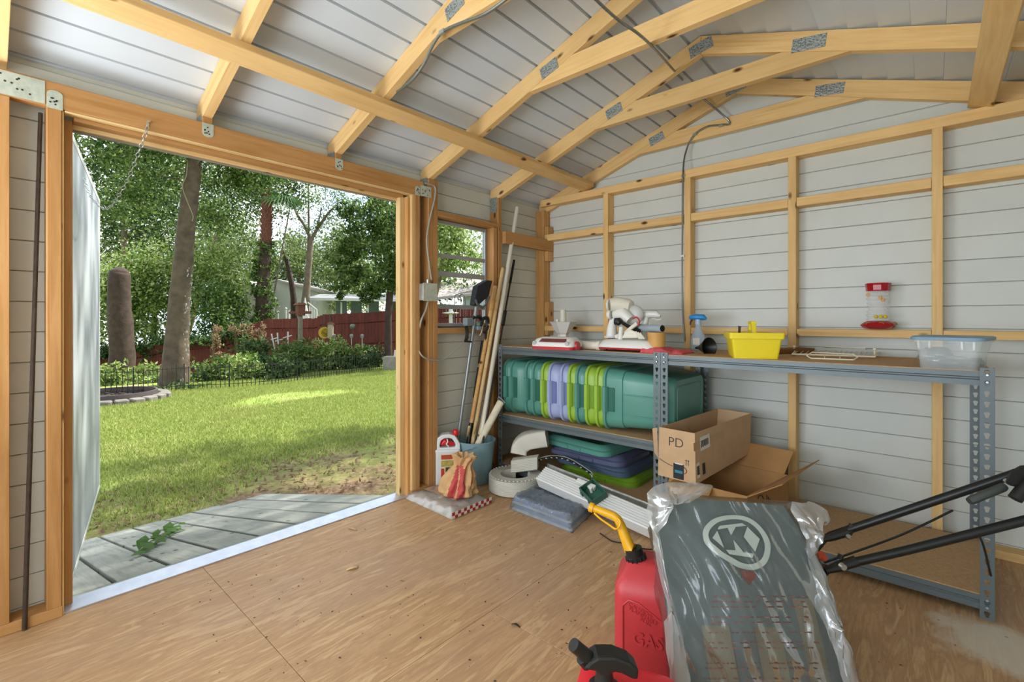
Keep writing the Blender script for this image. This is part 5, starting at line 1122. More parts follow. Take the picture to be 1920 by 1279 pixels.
# long dark pole between the studs at the left
pl0, pl1 = onX(46, 1184, XF+.008), onX(76, 212, XS+.03); ld = thing('iron_bar', pl0, 'long thin dark iron bar standing between studs left of doorway', 'bar'); pl0.z = .003
MB().tube([pl0, pl0.lerp(pl1, .5), pl1], [.0072, .0066, .0062], 10).build('bar', mat('rusty_iron', '463a2f', .7, .3, var=.25, vs=30, bump=.2), ld)
# debris on the floor
mb = MB()
for k in range(420):
    u = random.random(); x, y = random.uniform(-2.3, .4), random.uniform(.4, 2.35); s = random.choice((.003, .003, .004, .006)); a = random.random()*6.3
    mb.add([(x+s*math.cos(a), y+s*math.sin(a), .0006), (x-s*.5*math.sin(a), y+s*.5*math.cos(a), .0016), (x-s*math.cos(a), y-s*math.sin(a), .0006), (x+s*.5*math.sin(a), y-s*.5*math.cos(a), .0006)], [(0, 1, 2, 3)])
tag(mb.build('debris', DARKM, smooth=0), 'dark specks and crumbs scattered over plywood floor', 'debris', kind='stuff')
def chip(x, y, w, h, a, lab, cat='wood chip', m=None):
    p = onZ(x, y, .001); M = Matrix.Translation(p) @ Matrix.Rotation(a, 4, 'Z')
    tag(MB().grid(lambda u, v: ((u-.5)*w, (v-.5)*h*(1-.6*abs(2*u-1)), .001+.006*math.sin(math.pi*u)), 6, 3).build('wood_chip', m or HW, smooth=60, solid=.001, M=M), lab, cat)
chip(661, 1067, .05, .022, 1.2, 'curled pale wood shaving left of centre on floor'); chip(661, 993, .06, .010, .3, 'thin pale wood sliver on floor near threshold'); chip(967, 1174, .035, .010, .2, 'small dark twig on floor seam', 'twig', DARKM)
LK = .55
# ------------------------------------------------------------------ garden: ground
def uD(x, y): D = x*CV.x+y*CV.y; return (x*CR.x+y*CR.y)/max(D, .1), D
def zg(x, y):
    u, D = uD(x, y)
    u = min(max(u, -1.1), .35); k = (u+.87)/.64
    De, Df = 9.8+6.6*max(0, min(1.3, k)), 20-1.4*max(0, min(1.4, k)); zb_ = -1.62+1.30*max(-.2, min(1.4, k))
    t = min(1, max(0, (D-De)/max(1, Df-De))); t = t*t*(3-2*t)
    z = -.53+(zb_+.53)*t
    if D < 7: z += -.03*(1-D/7)
    return z+.02*mnoise.noise((x*.6, y*.6, 0))
def ground_mat():
    m, t, b = _nodes('lawn_ground'); v = coords(t, (1, 1, 1), False)
    n = tnoise(t, v, 1.1, 5, .6); c = ramp(t, n, ((.3, '8aa04a'), (.5, 'a5b85c'), (.68, 'bcbf78')))
    n3 = tnoise(t, v, 30, 4, .7); c = mixc(t, ramp(t, n3, ((.35, .45), (.65, 0.0))), c, lin('587a30'))
    d = tnoise(t, v, .55, 4, .6); c = mixc(t, ramp(t, d, ((.60, 0.0), (.70, .75))), c, lin('b0a27c'))
    # bare soil along the shed wall and the foot of the ramp
    sx = t.nodes.new('ShaderNodeSeparateXYZ'); t.links.new(v, sx.inputs[0])
    a = t.nodes.new('ShaderNodeMath'); a.operation = 'MULTIPLY_ADD'; t.links.new(n, a.inputs[0]); a.inputs[1].default_value = 4.2; t.links.new(sx.outputs['X'], a.inputs[2])
    dn = tnoise(t, v, 14, 5, .7); soil = ramp(t, dn, ((.3, '5d4837'), (.5, '8a715a'), (.7, 'b09a80')))
    c = mixc(t, ramp(t, mapr(t, a.outputs[0], -3.6, -1.9), ((.0, 0.0), (1.0, 1.0))), c, soil)
    t.links.new(c, b.inputs['Base Color']); b.inputs['Roughness'].default_value = .9; b.inputs['Specular IOR Level'].default_value = .1
    bumpn(t, b, n3, .6, .03); return m
def mapr(t, s, a, b):
    r = t.nodes.new('ShaderNodeMapRange'); r.inputs['From Min'].default_value = a; r.inputs['From Max'].default_value = b; t.links.new(s, r.inputs['Value']); return r.outputs[0]
gx0, gx1, gy0, gy1, NX, NY = -60, 14, -30, 48, 110, 110
mb = MB().grid(lambda u, v: (gx0+(gx1-gx0)*u, gy0+(gy1-gy0)*v, zg(gx0+(gx1-gx0)*u, gy0+(gy1-gy0)*v)), NX, NY)
gr_ = mb.build('lawn', ground_mat(), smooth=80, kind='structure')
def leafmesh(name, P, size, m, parent=None, up=.35, asp=.45, seed=1, kind='stuff', label=None, cat=None, bend=.0):
    """P: n x 3 leaf places; each leaf one pointed quad turned at random"""
    rs = np.random.RandomState(seed); n = len(P); sz = size*(.6+.8*rs.rand(n, 1))
    d = rs.randn(n, 3); d /= np.linalg.norm(d, axis=1, keepdims=True); w = rs.randn(n, 3); w[:, 2] += up*2; nn = np.cross(d, w); nn /= np.linalg.norm(nn, axis=1, keepdims=True)+1e-9
    V = np.empty((n, 4, 3)); V[:, 0] = P-d*sz*.5; V[:, 2] = P+d*sz*.5; V[:, 1] = P+nn*sz*asp*.5; V[:, 3] = P-nn*sz*asp*.5
    me = bpy.data.meshes.new(name); me.vertices.add(n*4); me.vertices.foreach_set('co', V.reshape(-1).astype(np.float32))
    me.loops.add(n*4); me.loops.foreach_set('vertex_index', np.arange(n*4, dtype=np.int32)); me.polygons.add(n)
    me.polygons.foreach_set('loop_start', np.arange(0, n*4, 4, dtype=np.int32)); me.update(); me.materials.append(m)
    o = bpy.data.objects.new(name, me); link(o, parent)
    if kind: o['kind'] = kind
    return tag(o, label, cat)
def blob(c, r, n, rs, shell=.55, clump=0):
    """n points in an ellipsoid, denser near the surface; clump>0 gathers them into sprays"""
    c, r = np.array(c, float), np.array(r, float)
    if clump:
        k = max(3, int(n/clump)); a = rs.randn(k, 3); a /= np.linalg.norm(a, axis=1, keepdims=True); a *= (shell+(1-shell)*rs.rand(k, 1)); ii = rs.randint(0, k, n)
        return c+r*(a[ii]+.17*rs.randn(n, 3))
    a = rs.randn(n, 3); a /= np.linalg.norm(a, axis=1, keepdims=True); return c+r*a*(shell+(1-shell)*rs.rand(n, 1))
RS = np.random.RandomState(11)
LF = {'mid': leafmat('leaf_mid', ('33521f', '527336', '7a9a4c', 'a3b96a')), 'dark': leafmat('leaf_dark', ('243f1d', '365628', '547440', '7f9c58')), 'lime': leafmat('leaf_lime', ('4f7a2c', '86a848', 'b5cd72', 'dde8a8')), 'pale': leafmat('leaf_pale', ('5f7c40', '86a058', 'b0c07c', '4f6a36')), 'tan': leafmat('leaf_tan', ('a88a66', 'c9ae8c', '8a6a4c', 'b59a78'))}
BARK = mat('bark', '685a48', .9, var=.35, vs=5, bump=.8, bs_=16); BARKD = mat('bark_dark', '4b3a30', .9, var=.35, vs=7, bump=.8, bs_=20); BARKL = mat('bark_light', '8d7d6c', .9, var=.25, vs=6, bump=.5, bs_=18)
def rough_trunk(pts, rad, n=16, amp=.06, sub=8, seed=0):
    P = bez(pts, sub*(len(pts)-1)); m_ = len(P); rings = []
    for i, p in enumerate(P):
        t = i/(m_-1)*(len(rad)-1); k = min(int(t), len(rad)-2); r = rad[k]+(rad[k+1]-rad[k])*(t-k)
        d = (P[min(i+1, m_-1)]-P[max(i-1, 0)]).normalized(); s = d.cross(Vector((.3, 1, .1))).normalized(); u = s.cross(d)
        rings.append([p+(s*math.cos(a)+u*math.sin(a))*r*(1+amp*mnoise.noise((math.cos(a)*3+seed, math.sin(a)*3, p.z*2.2))*2) for a in [2*math.pi*j/n for j in range(n)]])
    return MB().loft(rings)
def tree(name, base, trunk, rad, blobs, leaf, size, label, bark=BARK, clump=60, branches=(), group=None, seed=3, cat='tree', shell=.35, n=14):
    t = thing(name, base, label, cat, group)
    if trunk: rough_trunk(trunk, rad, n, seed=seed).build('trunk', bark, t, smooth=60)
    if branches:
        mb = MB()
        for pts, r in branches: mb.tube(bez(pts, 12), [r*(1-.6*i/14) for i in range(20)], 7)
        mb.build('branches', bark, t, kind='stuff')
    if blobs: leafmesh('foliage', np.concatenate([blob(c, r, k, RS, shell, clump) for c, r, k in blobs]), size, LF[leaf], t, seed=seed)
    return t
def gp_(x, y, D): p = dep(x, y, D); return p
def gbase(x, D): p = dep(x, HY, D); return Vector((p.x, p.y, zg(p.x, p.y)))
# ---- big near tree
b0 = gbase(326, 11.3); tk = [Vector((b0.x, b0.y, b0.z-.1)), gp_(333, 620, 11.3), gp_(344, 480, 11.3), gp_(356, 370, 11.3), gp_(366, 285, 11.35), gp_(374, 180, 11.4), gp_(380, 20, 11.4)]
bl = []
for x, y, D, r, n in ((215, 290, 10.5, .95, 1900), (300, 300, 12.5, .9, 1700), (250, 360, 12.8, .8, 1500), (420, 310, 12.0, .95, 2100), (480, 330, 12.6, .8, 1500), (300, 240, 10.8, 1.0, 1700), (400, 400, 13, .75, 1300), (200, 390, 13, .7, 900), (450, 250, 11.6, 1.0, 1700), (190, 200, 10.2, 1.1, 1200), (540, 240, 11.8, 1.0, 1300)): p = gp_(x, y, D); bl.append(((p.x, p.y, p.z), (r, r, r*.75), n))
for dx, dy, dz, r in ((0, 0, 7.2, 2.1), (-2, 1, 6.5, 1.8), (1.8, -1, 6.6, 1.8), (0, 2.2, 6.8, 1.8)): bl.append(((b0.x+dx, b0.y+dy, dz), (r, r, r*.6), 1300))
bt_ = tree('shade_tree', b0, tk, [.33, .235, .20, .18, .16, .145, .11], bl, 'mid', .105, 'big grey-barked tree with pale lichen near the garden fence', clump=55,
     branches=(([gp_(366, 290, 11.35), gp_(330, 262, 11.2), gp_(285, 268, 11), gp_(230, 262, 10.8)], .06), ([gp_(368, 270, 11.35), gp_(420, 240, 11.6), gp_(480, 235, 11.9)], .07), ([gp_(356, 375, 11.3), gp_(340, 340, 11.2), gp_(300, 330, 11.3)], .03)))
mb = MB()
for k in range(46):
    y = random.uniform(500, 715); x = 348+.0*y+random.uniform(-6, 7)-(y-500)*.055+8; p = gp_(x, y, 11.3-.235); mb.sph(p, random.uniform(.012, .03), 6, 4, (1, .5, 1.5))
mb.build('lichen', mat('lichen', 'b9b8ae', .9), bt_, kind='stuff')
MB().tube(bez([gp_(352, 300, 11.0), gp_(349, 330, 11.0), gp_(342, 350, 11.0), gp_(352, 380, 11.05), gp_(362, 405, 11.05), gp_(360, 415, 11.05)], 24), .011, 6).build('hanging_vine', mat('vine_pale', 'a09a72', .8), bt_)
# ---- cut-off trunk
b0 = gbase(229, 16); tree('tall_stump', b0, [Vector((b0.x, b0.y, b0.z-.1)), gp_(228, 640, 16), gp_(224, 570, 16), gp_(223, 520, 16), gp_(224, 508, 16), gp_(224, 501, 16)], [.40, .345, .325, .315, .25, .10], [], 'mid', .1, 'dark topped-off tree trunk with rounded top behind garden fence', bark=BARKD)
# ---- ivy clad palm
D = 23; b0 = gbase(489, D); pt = thing('palm', b0, 'fan palm with ivy-clad lower trunk and reddish leaf boots above', 'palm')
rough_trunk([Vector((b0.x, b0.y, b0.z)), gp_(490, 600, D), gp_(496, 500, D), gp_(499, 455, D)], [.30, .29, .27, .26], seed=5).build('trunk', BARKD, pt)
BOOT = mat('palm_boots', '7d4c3a', .85, var=.3, vs=14); mb = MB(); TOP = gp_(501, 352, D)
mb.tube([gp_(499, 460, D), gp_(500, 410, D), TOP], [.21, .22, .18], 12)
for k in range(120):
    a = k*2.4; z = k/120; p = gp_(499+2*z, 460-100*z, D); d = Vector((math.cos(a), math.sin(a), .9)); mb.tube([p+Vector((d.x*.18, d.y*.18, 0)), p+Vector((d.x*.28, d.y*.28, .16))], [.05, .02], 5)
mb.build('leaf_boots', BOOT, pt, kind='stuff')
P = np.concatenate([blob(tuple(gp_(494+4*math.sin(k), 600-17*k, D)), (.50, .50, .36), 420, RS, .7, 30) for k in range(9)]+[blob(tuple(gp_(486, 606, D)), (.9, .6, .4), 350, RS, .5, 30)])
leafmesh('ivy', P, .15, LF['mid'], pt, seed=4)
FRM = leafmat('frond_green', ('28551f', '37692a', '4b7d34', '5f8f3f'), .35)
for k in range(30):
    a = k*2.399; el = math.radians(70-110*((k*.618) % 1)); d = Vector((math.cos(a)*math.cos(el), math.sin(a)*math.cos(el), math.sin(el))); L = 1.25; tip = TOP+d*L*.75+Vector((0, 0, -.1)); mb = MB(); mb.tube([TOP, tip], [.03, .015], 5)
    s = d.cross(Vector((0, 0, 1))).normalized(); u = s.cross(d)
    for q in range(-9, 10):
        b = math.radians(q*11); dd_ = (d*math.cos(b)+s*math.sin(b)).normalized(); e = tip+dd_*(1.05-.02*abs(q))+Vector((0, 0, -.18-.012*abs(q))); w_ = dd_.cross(u).normalized()*.028; mid_ = tip+dd_*.55
        mb.add([tip, mid_+w_, e, mid_-w_], [(0, 1, 2, 3)])
    mb.build('frond', FRM, pt, smooth=0)
# ---- right hand dark tree before the fence
D = 16; b0 = gbase(729, D); bl = []
for x, y, r, n, dD in ((700, 410, .85, 2200, 0), (740, 460, .9, 2400, -.3), (675, 455, .8, 2000, .3), (720, 520, .75, 2000, 0), (660, 515, .6, 1200, .2), (765, 400, .9, 1500, 0), (770, 520, .8, 1400, 0), (690, 550, .45, 800, 0), (645, 480, .5, 800, .2), (660, 395, .5, 700, .2), (640, 545, .3, 350, .2), (720, 365, .7, 1000, .3)): p = gp_(x, y, D+dD); bl.append(((p.x, p.y, p.z), (r, r, r*.8), n))
tree('leafy_tree', b0, [b0, gp_(728, 640, D), gp_(728, 590, D), gp_(731, 545, D), gp_(735, 480, D)], [.15, .12, .115, .115, .08], bl, 'mid', .125, 'dense dark green leafy tree at right of doorway view, trunk before fence', bark=BARKD, clump=50, seed=6)
# ---- slender forked trees in the middle
D = 27; b0 = gbase(570, D); bl = []
for x, y, r, n in ((560, 400, .8, 380), (610, 400, .9, 520), (585, 430, .7, 380), (640, 420, .9, 600), (590, 350, 1.0, 420), (545, 450, .6, 300), (620, 360, .8, 420), (650, 380, .8, 420)): p = gp_(x, y, D); bl.append(((p.x, p.y, p.z), (r, r, r), n))
tree('forked_tree', b0, [b0, gp_(571, 590, D), gp_(577, 520, D), gp_(583, 448, D)], [.27, .24, .18, .13], bl, 'pale', .13, 'slender forked bare-trunked tree against bright sky beyond fence', bark=BARKL, clump=14,
     branches=(([gp_(583, 450, D), gp_(572, 425, D), gp_(556, 400, D), gp_(545, 370, D)], .10), ([gp_(583, 450, D), gp_(598, 425, D), gp_(614, 402, D), gp_(635, 380, D)], .10), ([gp_(578, 470, D), gp_(579, 420, D), gp_(578, 340, D), gp_(580, 290, D)], .07), ([gp_(591, 437, D), gp_(600, 405, D), gp_(602, 388, D)], .05)), seed=7)
D = 29; b0 = gbase(552, D); p1 = gp_(536, 480, D); tree('slim_tree', b0, [b0, gp_(550, 560, D), gp_(540, 500, D), gp_(530, 470, D)], [.2, .17, .13, .09], [((p1.x, p1.y, p1.z+.2), (.9, .9, .7), 500)], 'pale', .15, 'thin dark leaning trunk left of the forked tree', bark=BARKD, clump=16, seed=8)
# ---- shrubs and woodland beyond the fence: (pixel x, pixel y, distance, radius, leaves, kind)
TL = ['sunlit lime green bush mass behind the fence left of big trunk', 'lime green bush filling the gap between stump and big trunk', 'lime bush right of the big trunk, below pale trees', 'low bright green bush beside white shed roof']
for i, (x, y, D, r, n, k) in enumerate(((225, 545, 22, 1.9, 5200, 'lime'), (290, 520, 23, 2.0, 5600, 'lime'), (405, 500, 24, 1.8, 4200, 'lime'), (420, 575, 22, 1.25, 2600, 'mid'))):
    p = gp_(x, y, D); g = gbase(x, D); tree('bush', g, [g, g.lerp(Vector((p.x, p.y, p.z)), .6)], [.08, .05], [((p.x, p.y, p.z), (r, r, r*.9), n), ((p.x, p.y, p.z-r*.8), (r*.95, r*.95, r*.7), n//2)], k, .18, TL[i], bark=BARKD, clump=45, seed=20+i, cat='bush')
WL = ['tall pale woodland tree far left beyond bushes', 'dark backing tree above lime bush', 'pale woodland tree between big trunk and palm', 'grey green tree behind the palm', 'pale yellowish tree right of palm', 'hazy woodland tree in the middle distance', 'green tree behind carport roof', 'tall tree behind the dark leafy tree', 'woodland tree far right behind the fence', 'bright tree seen in upper part of the window', 'green tree at right of window view', 'small dark shrub beside house seen in window', 'distant tree behind house roof in the window', 'dark tall canopy behind the stump, upper left', 'leafy canopy just behind the big trunk', 'dark canopy between big trunk and palm top', 'green canopy wrapping the palm crown', 'thin leafy top right of the palm crown', 'pale tree right of the forked tree', 'pale tree between palm and forked tree']
for i, (x, y, D, r, n, k) in enumerate(((215, 440, 34, 3.6, 4200, 'pale'), (290, 420, 36, 3.4, 3800, 'dark'), (420, 440, 36, 3.0, 3600, 'pale'), (465, 480, 40, 3.2, 3600, 'pale'), (540, 510, 42, 3.0, 3400, 'pale'), (610, 510, 44, 3.2, 3600, 'pale'), (665, 520, 40, 2.6, 3000, 'lime'), (740, 440, 32, 3.0, 3800, 'mid'), (800, 470, 30, 2.6, 2600, 'mid'), (845, 440, 20, 1.25, 3000, 'lime'), (915, 470, 27, 2.0, 1500, 'pale'), (828, 590, 19, .42, 700, 'dark'), (960, 500, 36, 3, 2400, 'mid'), (235, 320, 30, 3.4, 5200, 'dark'), (345, 330, 29, 3.0, 4600, 'mid'), (440, 330, 27, 2.6, 4200, 'dark'), (505, 310, 24.5, 1.9, 3200, 'mid'), (560, 300, 25, 1.3, 1500, 'mid'), (640, 470, 38, 2.2, 2400, 'pale'), (560, 470, 40, 2.0, 1800, 'pale'))):
    p = gp_(x, y, D); g = gbase({9: 785, 13: 228, 14: 340, 15: 335, 16: 491, 17: 492}.get(i, x), D); tree('woodland_tree', g, [g, g.lerp(Vector((p.x, p.y, p.z)), .8)], [.22, .12] if i != 17 else [.05, .03], [((p.x, p.y, p.z), (r, r, r*.85), n), ((p.x+r*.3, p.y, p.z-r*.8), (r*1.1, r*1.1, r*.6), n//2)] if i != 11 else [((p.x, p.y, p.z), (r, r, r), n)], k, .26 if D > 29 else .17, WL[i], bark=BARKL, clump=40, seed=40+i, group='woodland beyond the fence' if i not in (9, 11) else None)
for x, y, lab, cr in ((-4.0, 9.6, 'shade tree standing beyond the far corner of the shed, outside view', ((-3.3, 6.2, 7.0, 2.0, 3600), (-5.2, 6.9, 7.1, 1.3, 1500), (-5.0, 8.7, 6.9, 1.2, 1300), (-1.8, 4.4, 7.0, 1.4, 1500))), (-10.4, 15.4, 'second shade tree beyond the window view, outside view', ((-12.2, 13.2, 7.2, 1.0, 900), (-10.6, 14.6, 7.4, 1.2, 900)))):
    g = Vector((x, y, zg(x, y))); tree('shade_tree', g, [g, g+Vector((0, -.1, 3)), g+Vector((-.2, -.5, 6.2))], [.25, .2, .12], [((a, b, c), (r, r, r*.45), n) for a, b, c, r, n in cr], 'mid', .17, lab, clump=50, seed=70)
# ---- red fence
REDF = wood('red_fence', '7d382e', '5c2823', '4a1d1a', .8, knots=False, sx=.8, sy=9, orand=.22)
fp = [(150, 668, 20.6), (190, 660, 20.2), (250, 655, 20.1), (330, 640, 20), (420, 632, 19.8), (470, 610, 19.6), (500, 598, 19.5), (590, 597, 19.2), (605, 590, 19.1), (690, 586, 18.6), (755, 581, 18.2), (830, 576, 17.8), (930, 572, 17.2), (1010, 566, 16.8)]
fen = thing('fence', gbase(450, 19.7), 'long dark red wooden privacy fence along the back of the garden', 'fence'); FPTS = [(Vector((dep(x, HY, D).x, dep(x, HY, D).y, 0)), dep(x, y, D).z) for x, y, D in fp]
me_cache = {}
for (a, za), (b, zb2) in zip(FPTS[:-1], FPTS[1:]):
    L = (b-a).length; k = max(1, round(L/.145))
    for i in range(k):
        t = (i+.5)/k; p = a.lerp(b, t); zt_ = za+(zb2-za)*t+random.uniform(-.012, .012); zbm = min(zg(p.x, p.y), zt_-.9)
        lum('picket', (p.x, p.y, zbm-.02), (p.x, p.y, zt_), round(L/k-.008, 2), .02, (b-a).cross(z_), REDF, fen, 0)
for f_ in (.25, .8):
    for (a, za), (b, zb2) in zip(FPTS[:-1], FPTS[1:]): n_ = (b-a).cross(z_).normalized()*.03; lum('rail', Vector((a.x, a.y, za-1.6+1.5*f_))-n_, Vector((b.x, b.y, zb2-1.6+1.5*f_))-n_, .08, .04, (0, 0, 1), REDF, fen, 0)
P = np.concatenate([blob((a.x*(1-t)+b.x*t, a.y*(1-t)+b.y*t, za+(zb2-za)*t+.05-.05*j), (.5, .5, .30+.12*((j*7) % 3)), 330, RS, .4, 26) for j, ((a, za), (b, zb2)) in enumerate(zip(FPTS[:5], FPTS[1:6])) for t in (.1, .35, .6, .85)])
tag(leafmesh('ivy', P, .15, LF['dark'], None, seed=90), 'dark green ivy trailing over top of red fence', 'ivy', kind='stuff')
# ---- low black garden fence
gfp = [(176, 744, 9.75), (250, 739, 10.0), (330, 732, 10.6), (345, 730, 10.7), (430, 724, 11.0), (510, 717, 11.6), (600, 702, 12.9), (660, 692, 13.9), (722, 682, 15.2)]
gfn = thing('garden_fence', gbase(430, 11), 'low black wire garden fence edging the planting bed', 'garden fence'); GP2 = [gbase(x, D) for x, y, D in gfp]
for a, b in zip(GP2[:-1], GP2[1:]):
    L = (b-a).length; k = max(1, round(L/.62))
    for i in range(k):
        p, q = a.lerp(b, i/k), a.lerp(b, (i+1)/k); mb = MB(); n = max(4, int((q-p).length/.085))
        mb.tube([p+z_*.50, q+z_*.50], .009, 4); mb.tube([p+z_*.10, q+z_*.10], .009, 4)
        for j in range(n): c = p.lerp(q, j/n); mb.tube([c, c+z_*(.60 if j == 0 else .54)], .014 if j == 0 else .008, 4)
        mb.build('fence_panel', BLK, gfn, smooth=0)
# ---- planting bed: shrubs, flower heads, ornaments
SL_ = ['leafy bed plant behind garden fence nearest the big trunk', 'bushy bed plant left of the bird table post', 'bed plant around the foot of bird table post', 'broad green clump right of bird table post', 'tall green clump under yellow moon ornament', 'grassy bed plant under the solar lights', 'spiky green clump at right end of garden fence', 'small fern at left beside the stump', 'bright leafy plant between stump and big trunk', 'low growth at foot of big trunk', 'shrub behind fence corner beyond door leaf']
for i, (x, y, D, r, h, n, k) in enumerate(((395, 690, 12.6, .55, .35, 700, 'mid'), (455, 685, 12.8, .65, .45, 1100, 'lime'), (520, 690, 13.0, .6, .42, 1100, 'dark'), (560, 665, 14.4, .7, .55, 1400, 'mid'), (612, 660, 15.0, .55, .55, 1100, 'lime'), (655, 668, 15.4, .6, .42, 1100, 'mid'), (695, 665, 16.0, .55, .40, 900, 'dark'), (205, 700, 12.5, .5, .35, 500, 'lime'), (285, 700, 12.6, .7, .30, 800, 'lime'), (330, 728, 10.9, .6, .12, 500, 'mid'), (480, 655, 14.6, .55, .5, 1000, 'dark'))):
    p = gp_(x, y, D); g = gbase(x, D); h2 = max(h, (p.z-g.z)); t = thing('garden_plant', g, SL_[i], 'plant', 'plants in the fenced bed')
    leafmesh('foliage', np.concatenate([blob((p.x, p.y, p.z-h*.1), (r, r, h), n, RS, .3, 20), blob((p.x, p.y, (p.z+g.z)/2-.05), (r*.95, r*.95, max(.1, (p.z-g.z)/2)), n//2, RS, .3, 20)]), .13, LF[k], t, seed=100+i, asp=.38)
for i, (x, y, lab) in enumerate(((406, 622, 'tallest dried flower head cluster before red fence'), (404, 650, 'pale dried flower heads low before red fence'), (447, 618, 'reddish dried flower stem right of the pale ones'), (468, 622, 'dried tan seed heads beside palm base'), (425, 668, 'small dried flower head near garden fence'), (492, 622, 'tan fern-like dried fronds at palm base'))):
    D = 15.5; p = gp_(x, y, D); g = gbase(x, D); t = thing('dried_flower', g, lab, 'flower'); mb = MB()
    for k in range(5): q = p+Vector((random.uniform(-.18, .18), random.uniform(-.18, .18), random.uniform(-.2, .1))); mb.tube([Vector((g.x, g.y, g.z)), q], .009, 4)
    mb.build('stems', mat('dry_stem_%d' % i, '8a7052', .9), t, kind='stuff'); leafmesh('flower_heads', blob((p.x, p.y, p.z), (.26, .26, .28), 170, RS, .2, 26), .09, LF['tan'], t, seed=130+i)
WD = mat('grey_post', '8e8672', .85, var=.2, vs=10); RUST = mat('rust_brown', '7a4a34', .8, var=.2, vs=12); WH = mat('white_paint', 'e4e4e0', .6, var=.05)
D = 15.2; g = gbase(563, D); bp = thing('bird_table', g, 'wooden post with brown cross-shaped bird table on top', 'bird table'); tpz = gp_(563, 592, D)
bar('post', g.x-.055, g.x+.055, g.y-.055, g.y+.055, g.z, tpz.z, WD, bp); MB().tube([tpz-CR*.34+z_*.1, tpz+CR*.34+z_*.1], .055, 4).build('arm', RUST, bp, smooth=0)
MB().box(tpz.x-.11, tpz.x+.11, tpz.y-.11, tpz.y+.11, tpz.z, tpz.z+.34).build('house', RUST, bp, smooth=0); MB().loft([[(tpz.x-.16, tpz.y-.16, tpz.z+.34), (tpz.x+.16, tpz.y-.16, tpz.z+.34), (tpz.x+.16, tpz.y+.16, tpz.z+.34), (tpz.x-.16, tpz.y+.16, tpz.z+.34)], [(tpz.x-.1, tpz.y-.1, tpz.z+.42), (tpz.x+.1, tpz.y-.1, tpz.z+.42), (tpz.x+.1, tpz.y+.1, tpz.z+.42), (tpz.x-.1, tpz.y+.1, tpz.z+.42)]]).build('roof', RUST, bp, smooth=0)
for i, (pts, lab) in enumerate(((((509, 626), (524, 680), (508, 637), (522, 633)), 'tilted white garden trellis left of bird table post'), (((520, 624), (526, 650), (516, 640), (530, 636)), 'small white stake behind the tilted trellis'), (((540, 622), (539, 690), (531, 634), (547, 629)), 'upright white garden cross right of bird table post'))):
    D = 14.6; a, b, c, d = [gp_(x, y, D) for x, y in pts]; t = thing('garden_trellis', Vector((b.x, b.y, zg(b.x, b.y))), lab, 'trellis'); MB().tube([a, Vector((b.x, b.y, min(b.z, zg(b.x, b.y)+.02)))], .022, 6).build('upright', WH, t); MB().tube([c, d], .016, 6).build('crosspiece', WH, t)
D = 15.6; mo = thing('moon_ornament', gp_(608, 625, D), 'yellow crescent moon ornament hanging before red fence', 'ornament'); a_ = [(.19*math.cos(t), .19*math.sin(t)) for t in [math.radians(k) for k in range(20, 341, 20)]]; b_ = [(.05+.145*math.cos(t), .145*math.sin(t)) for t in [math.radians(k) for k in range(330, 29, -20)]]
c = gp_(608, 624, D); MB().loft([[c+CR*x+z_*y+CV*o for x, y in a_+b_] for o in (-.02, .02)]).build('crescent', mat('moon_yellow', 'd9b52a', .5), mo, smooth=0); g = gbase(606, D); mb = MB()
mb.tube(bez([g, gp_(605, 640, D), gp_(604, 598, D), gp_(607, 593, D), gp_(610, 598, D)], 20), .016, 6); mb.tube([gp_(610, 598, D), gp_(608, 613, D)], .008, 5); mb.build('hook_pole', DARKM, mo)
ft = thing('tube_feeder', gp_(620, 634, D), 'pale tube bird feeder on hook right of the moon ornament', 'bird feeder'); c = gp_(620, 606, D); mb = MB(); mb.tube([gp_(620, 632, D), gp_(620, 608, D)], .095, 12); mb.build('tube', mat('feeder_tan', 'c2b596', .6), ft); MB().tube([gp_(620, 608, D), gp_(620, 604, D)], [.14, .05], 12).build('roof', RUST, ft); MB().tube(bez([gbase(622, D), gp_(623, 620, D+.2), gp_(621, 596, D+.1), gp_(618, 592, D), gp_(620, 603, D)], 16), .014, 6).build('hook_pole', DARKM, ft)
for i, (x, lab) in enumerate(((627, 'small solar light right of the tube feeder'), (659, 'solar garden light at middle of the row of three'), (679, 'solar garden light at right end of the row'))):
    D = 15.6; g = gbase(x, D); tp_ = gp_(x, 630, D); t = thing('solar_light', g, lab, 'garden light'); MB().tube([g, tp_-z_*.06], .011, 6).build('stake', GALV, t); MB().tube([tp_-z_*.07, tp_, tp_+z_*.03, tp_+z_*.06], [.04, .06, .06, .02], 10).build('lantern', mat('lantern_%d' % i, '9aa09a', .4), t)
gl = thing('glass_globe', gp_(661, 614, 15.8), 'small greenish glass globe ornament before red fence', 'ornament'); MB().sph(gp_(661, 612, 15.8), .09, 12, 8).build('globe', mat('globe_green', '6f7a68', .2), gl); MB().tube([gbase(662, 15.8), gp_(661, 617, 15.8)], .010, 6).build('stake', DARKM, gl)
CONC = mat('concrete', 'a7a496', .9, var=.2, vs=6, bump=.3); D = 15; p = gp_(742, 668, D); cb = thing('concrete_block', Vector((p.x, p.y, zg(p.x, p.y))), 'pale concrete block seat beside trunk of dark leafy tree', 'block'); zb3 = zg(p.x, p.y)
MB().loft([[p+CR*a+CV*b+z_*(h-p.z) for a, b in ((-.36, -.2), (.5, -.2), (.5, .2), (-.36, .2))] for h in (zb3-.05, zb3+.42)]).build('block', CONC, cb, smooth=0, bev=.02); MB().tube([p+z_*(zb3+.42-p.z), p+z_*(zb3+.62-p.z)], [.07, .05], 10).build('white_pot', WH, cb)
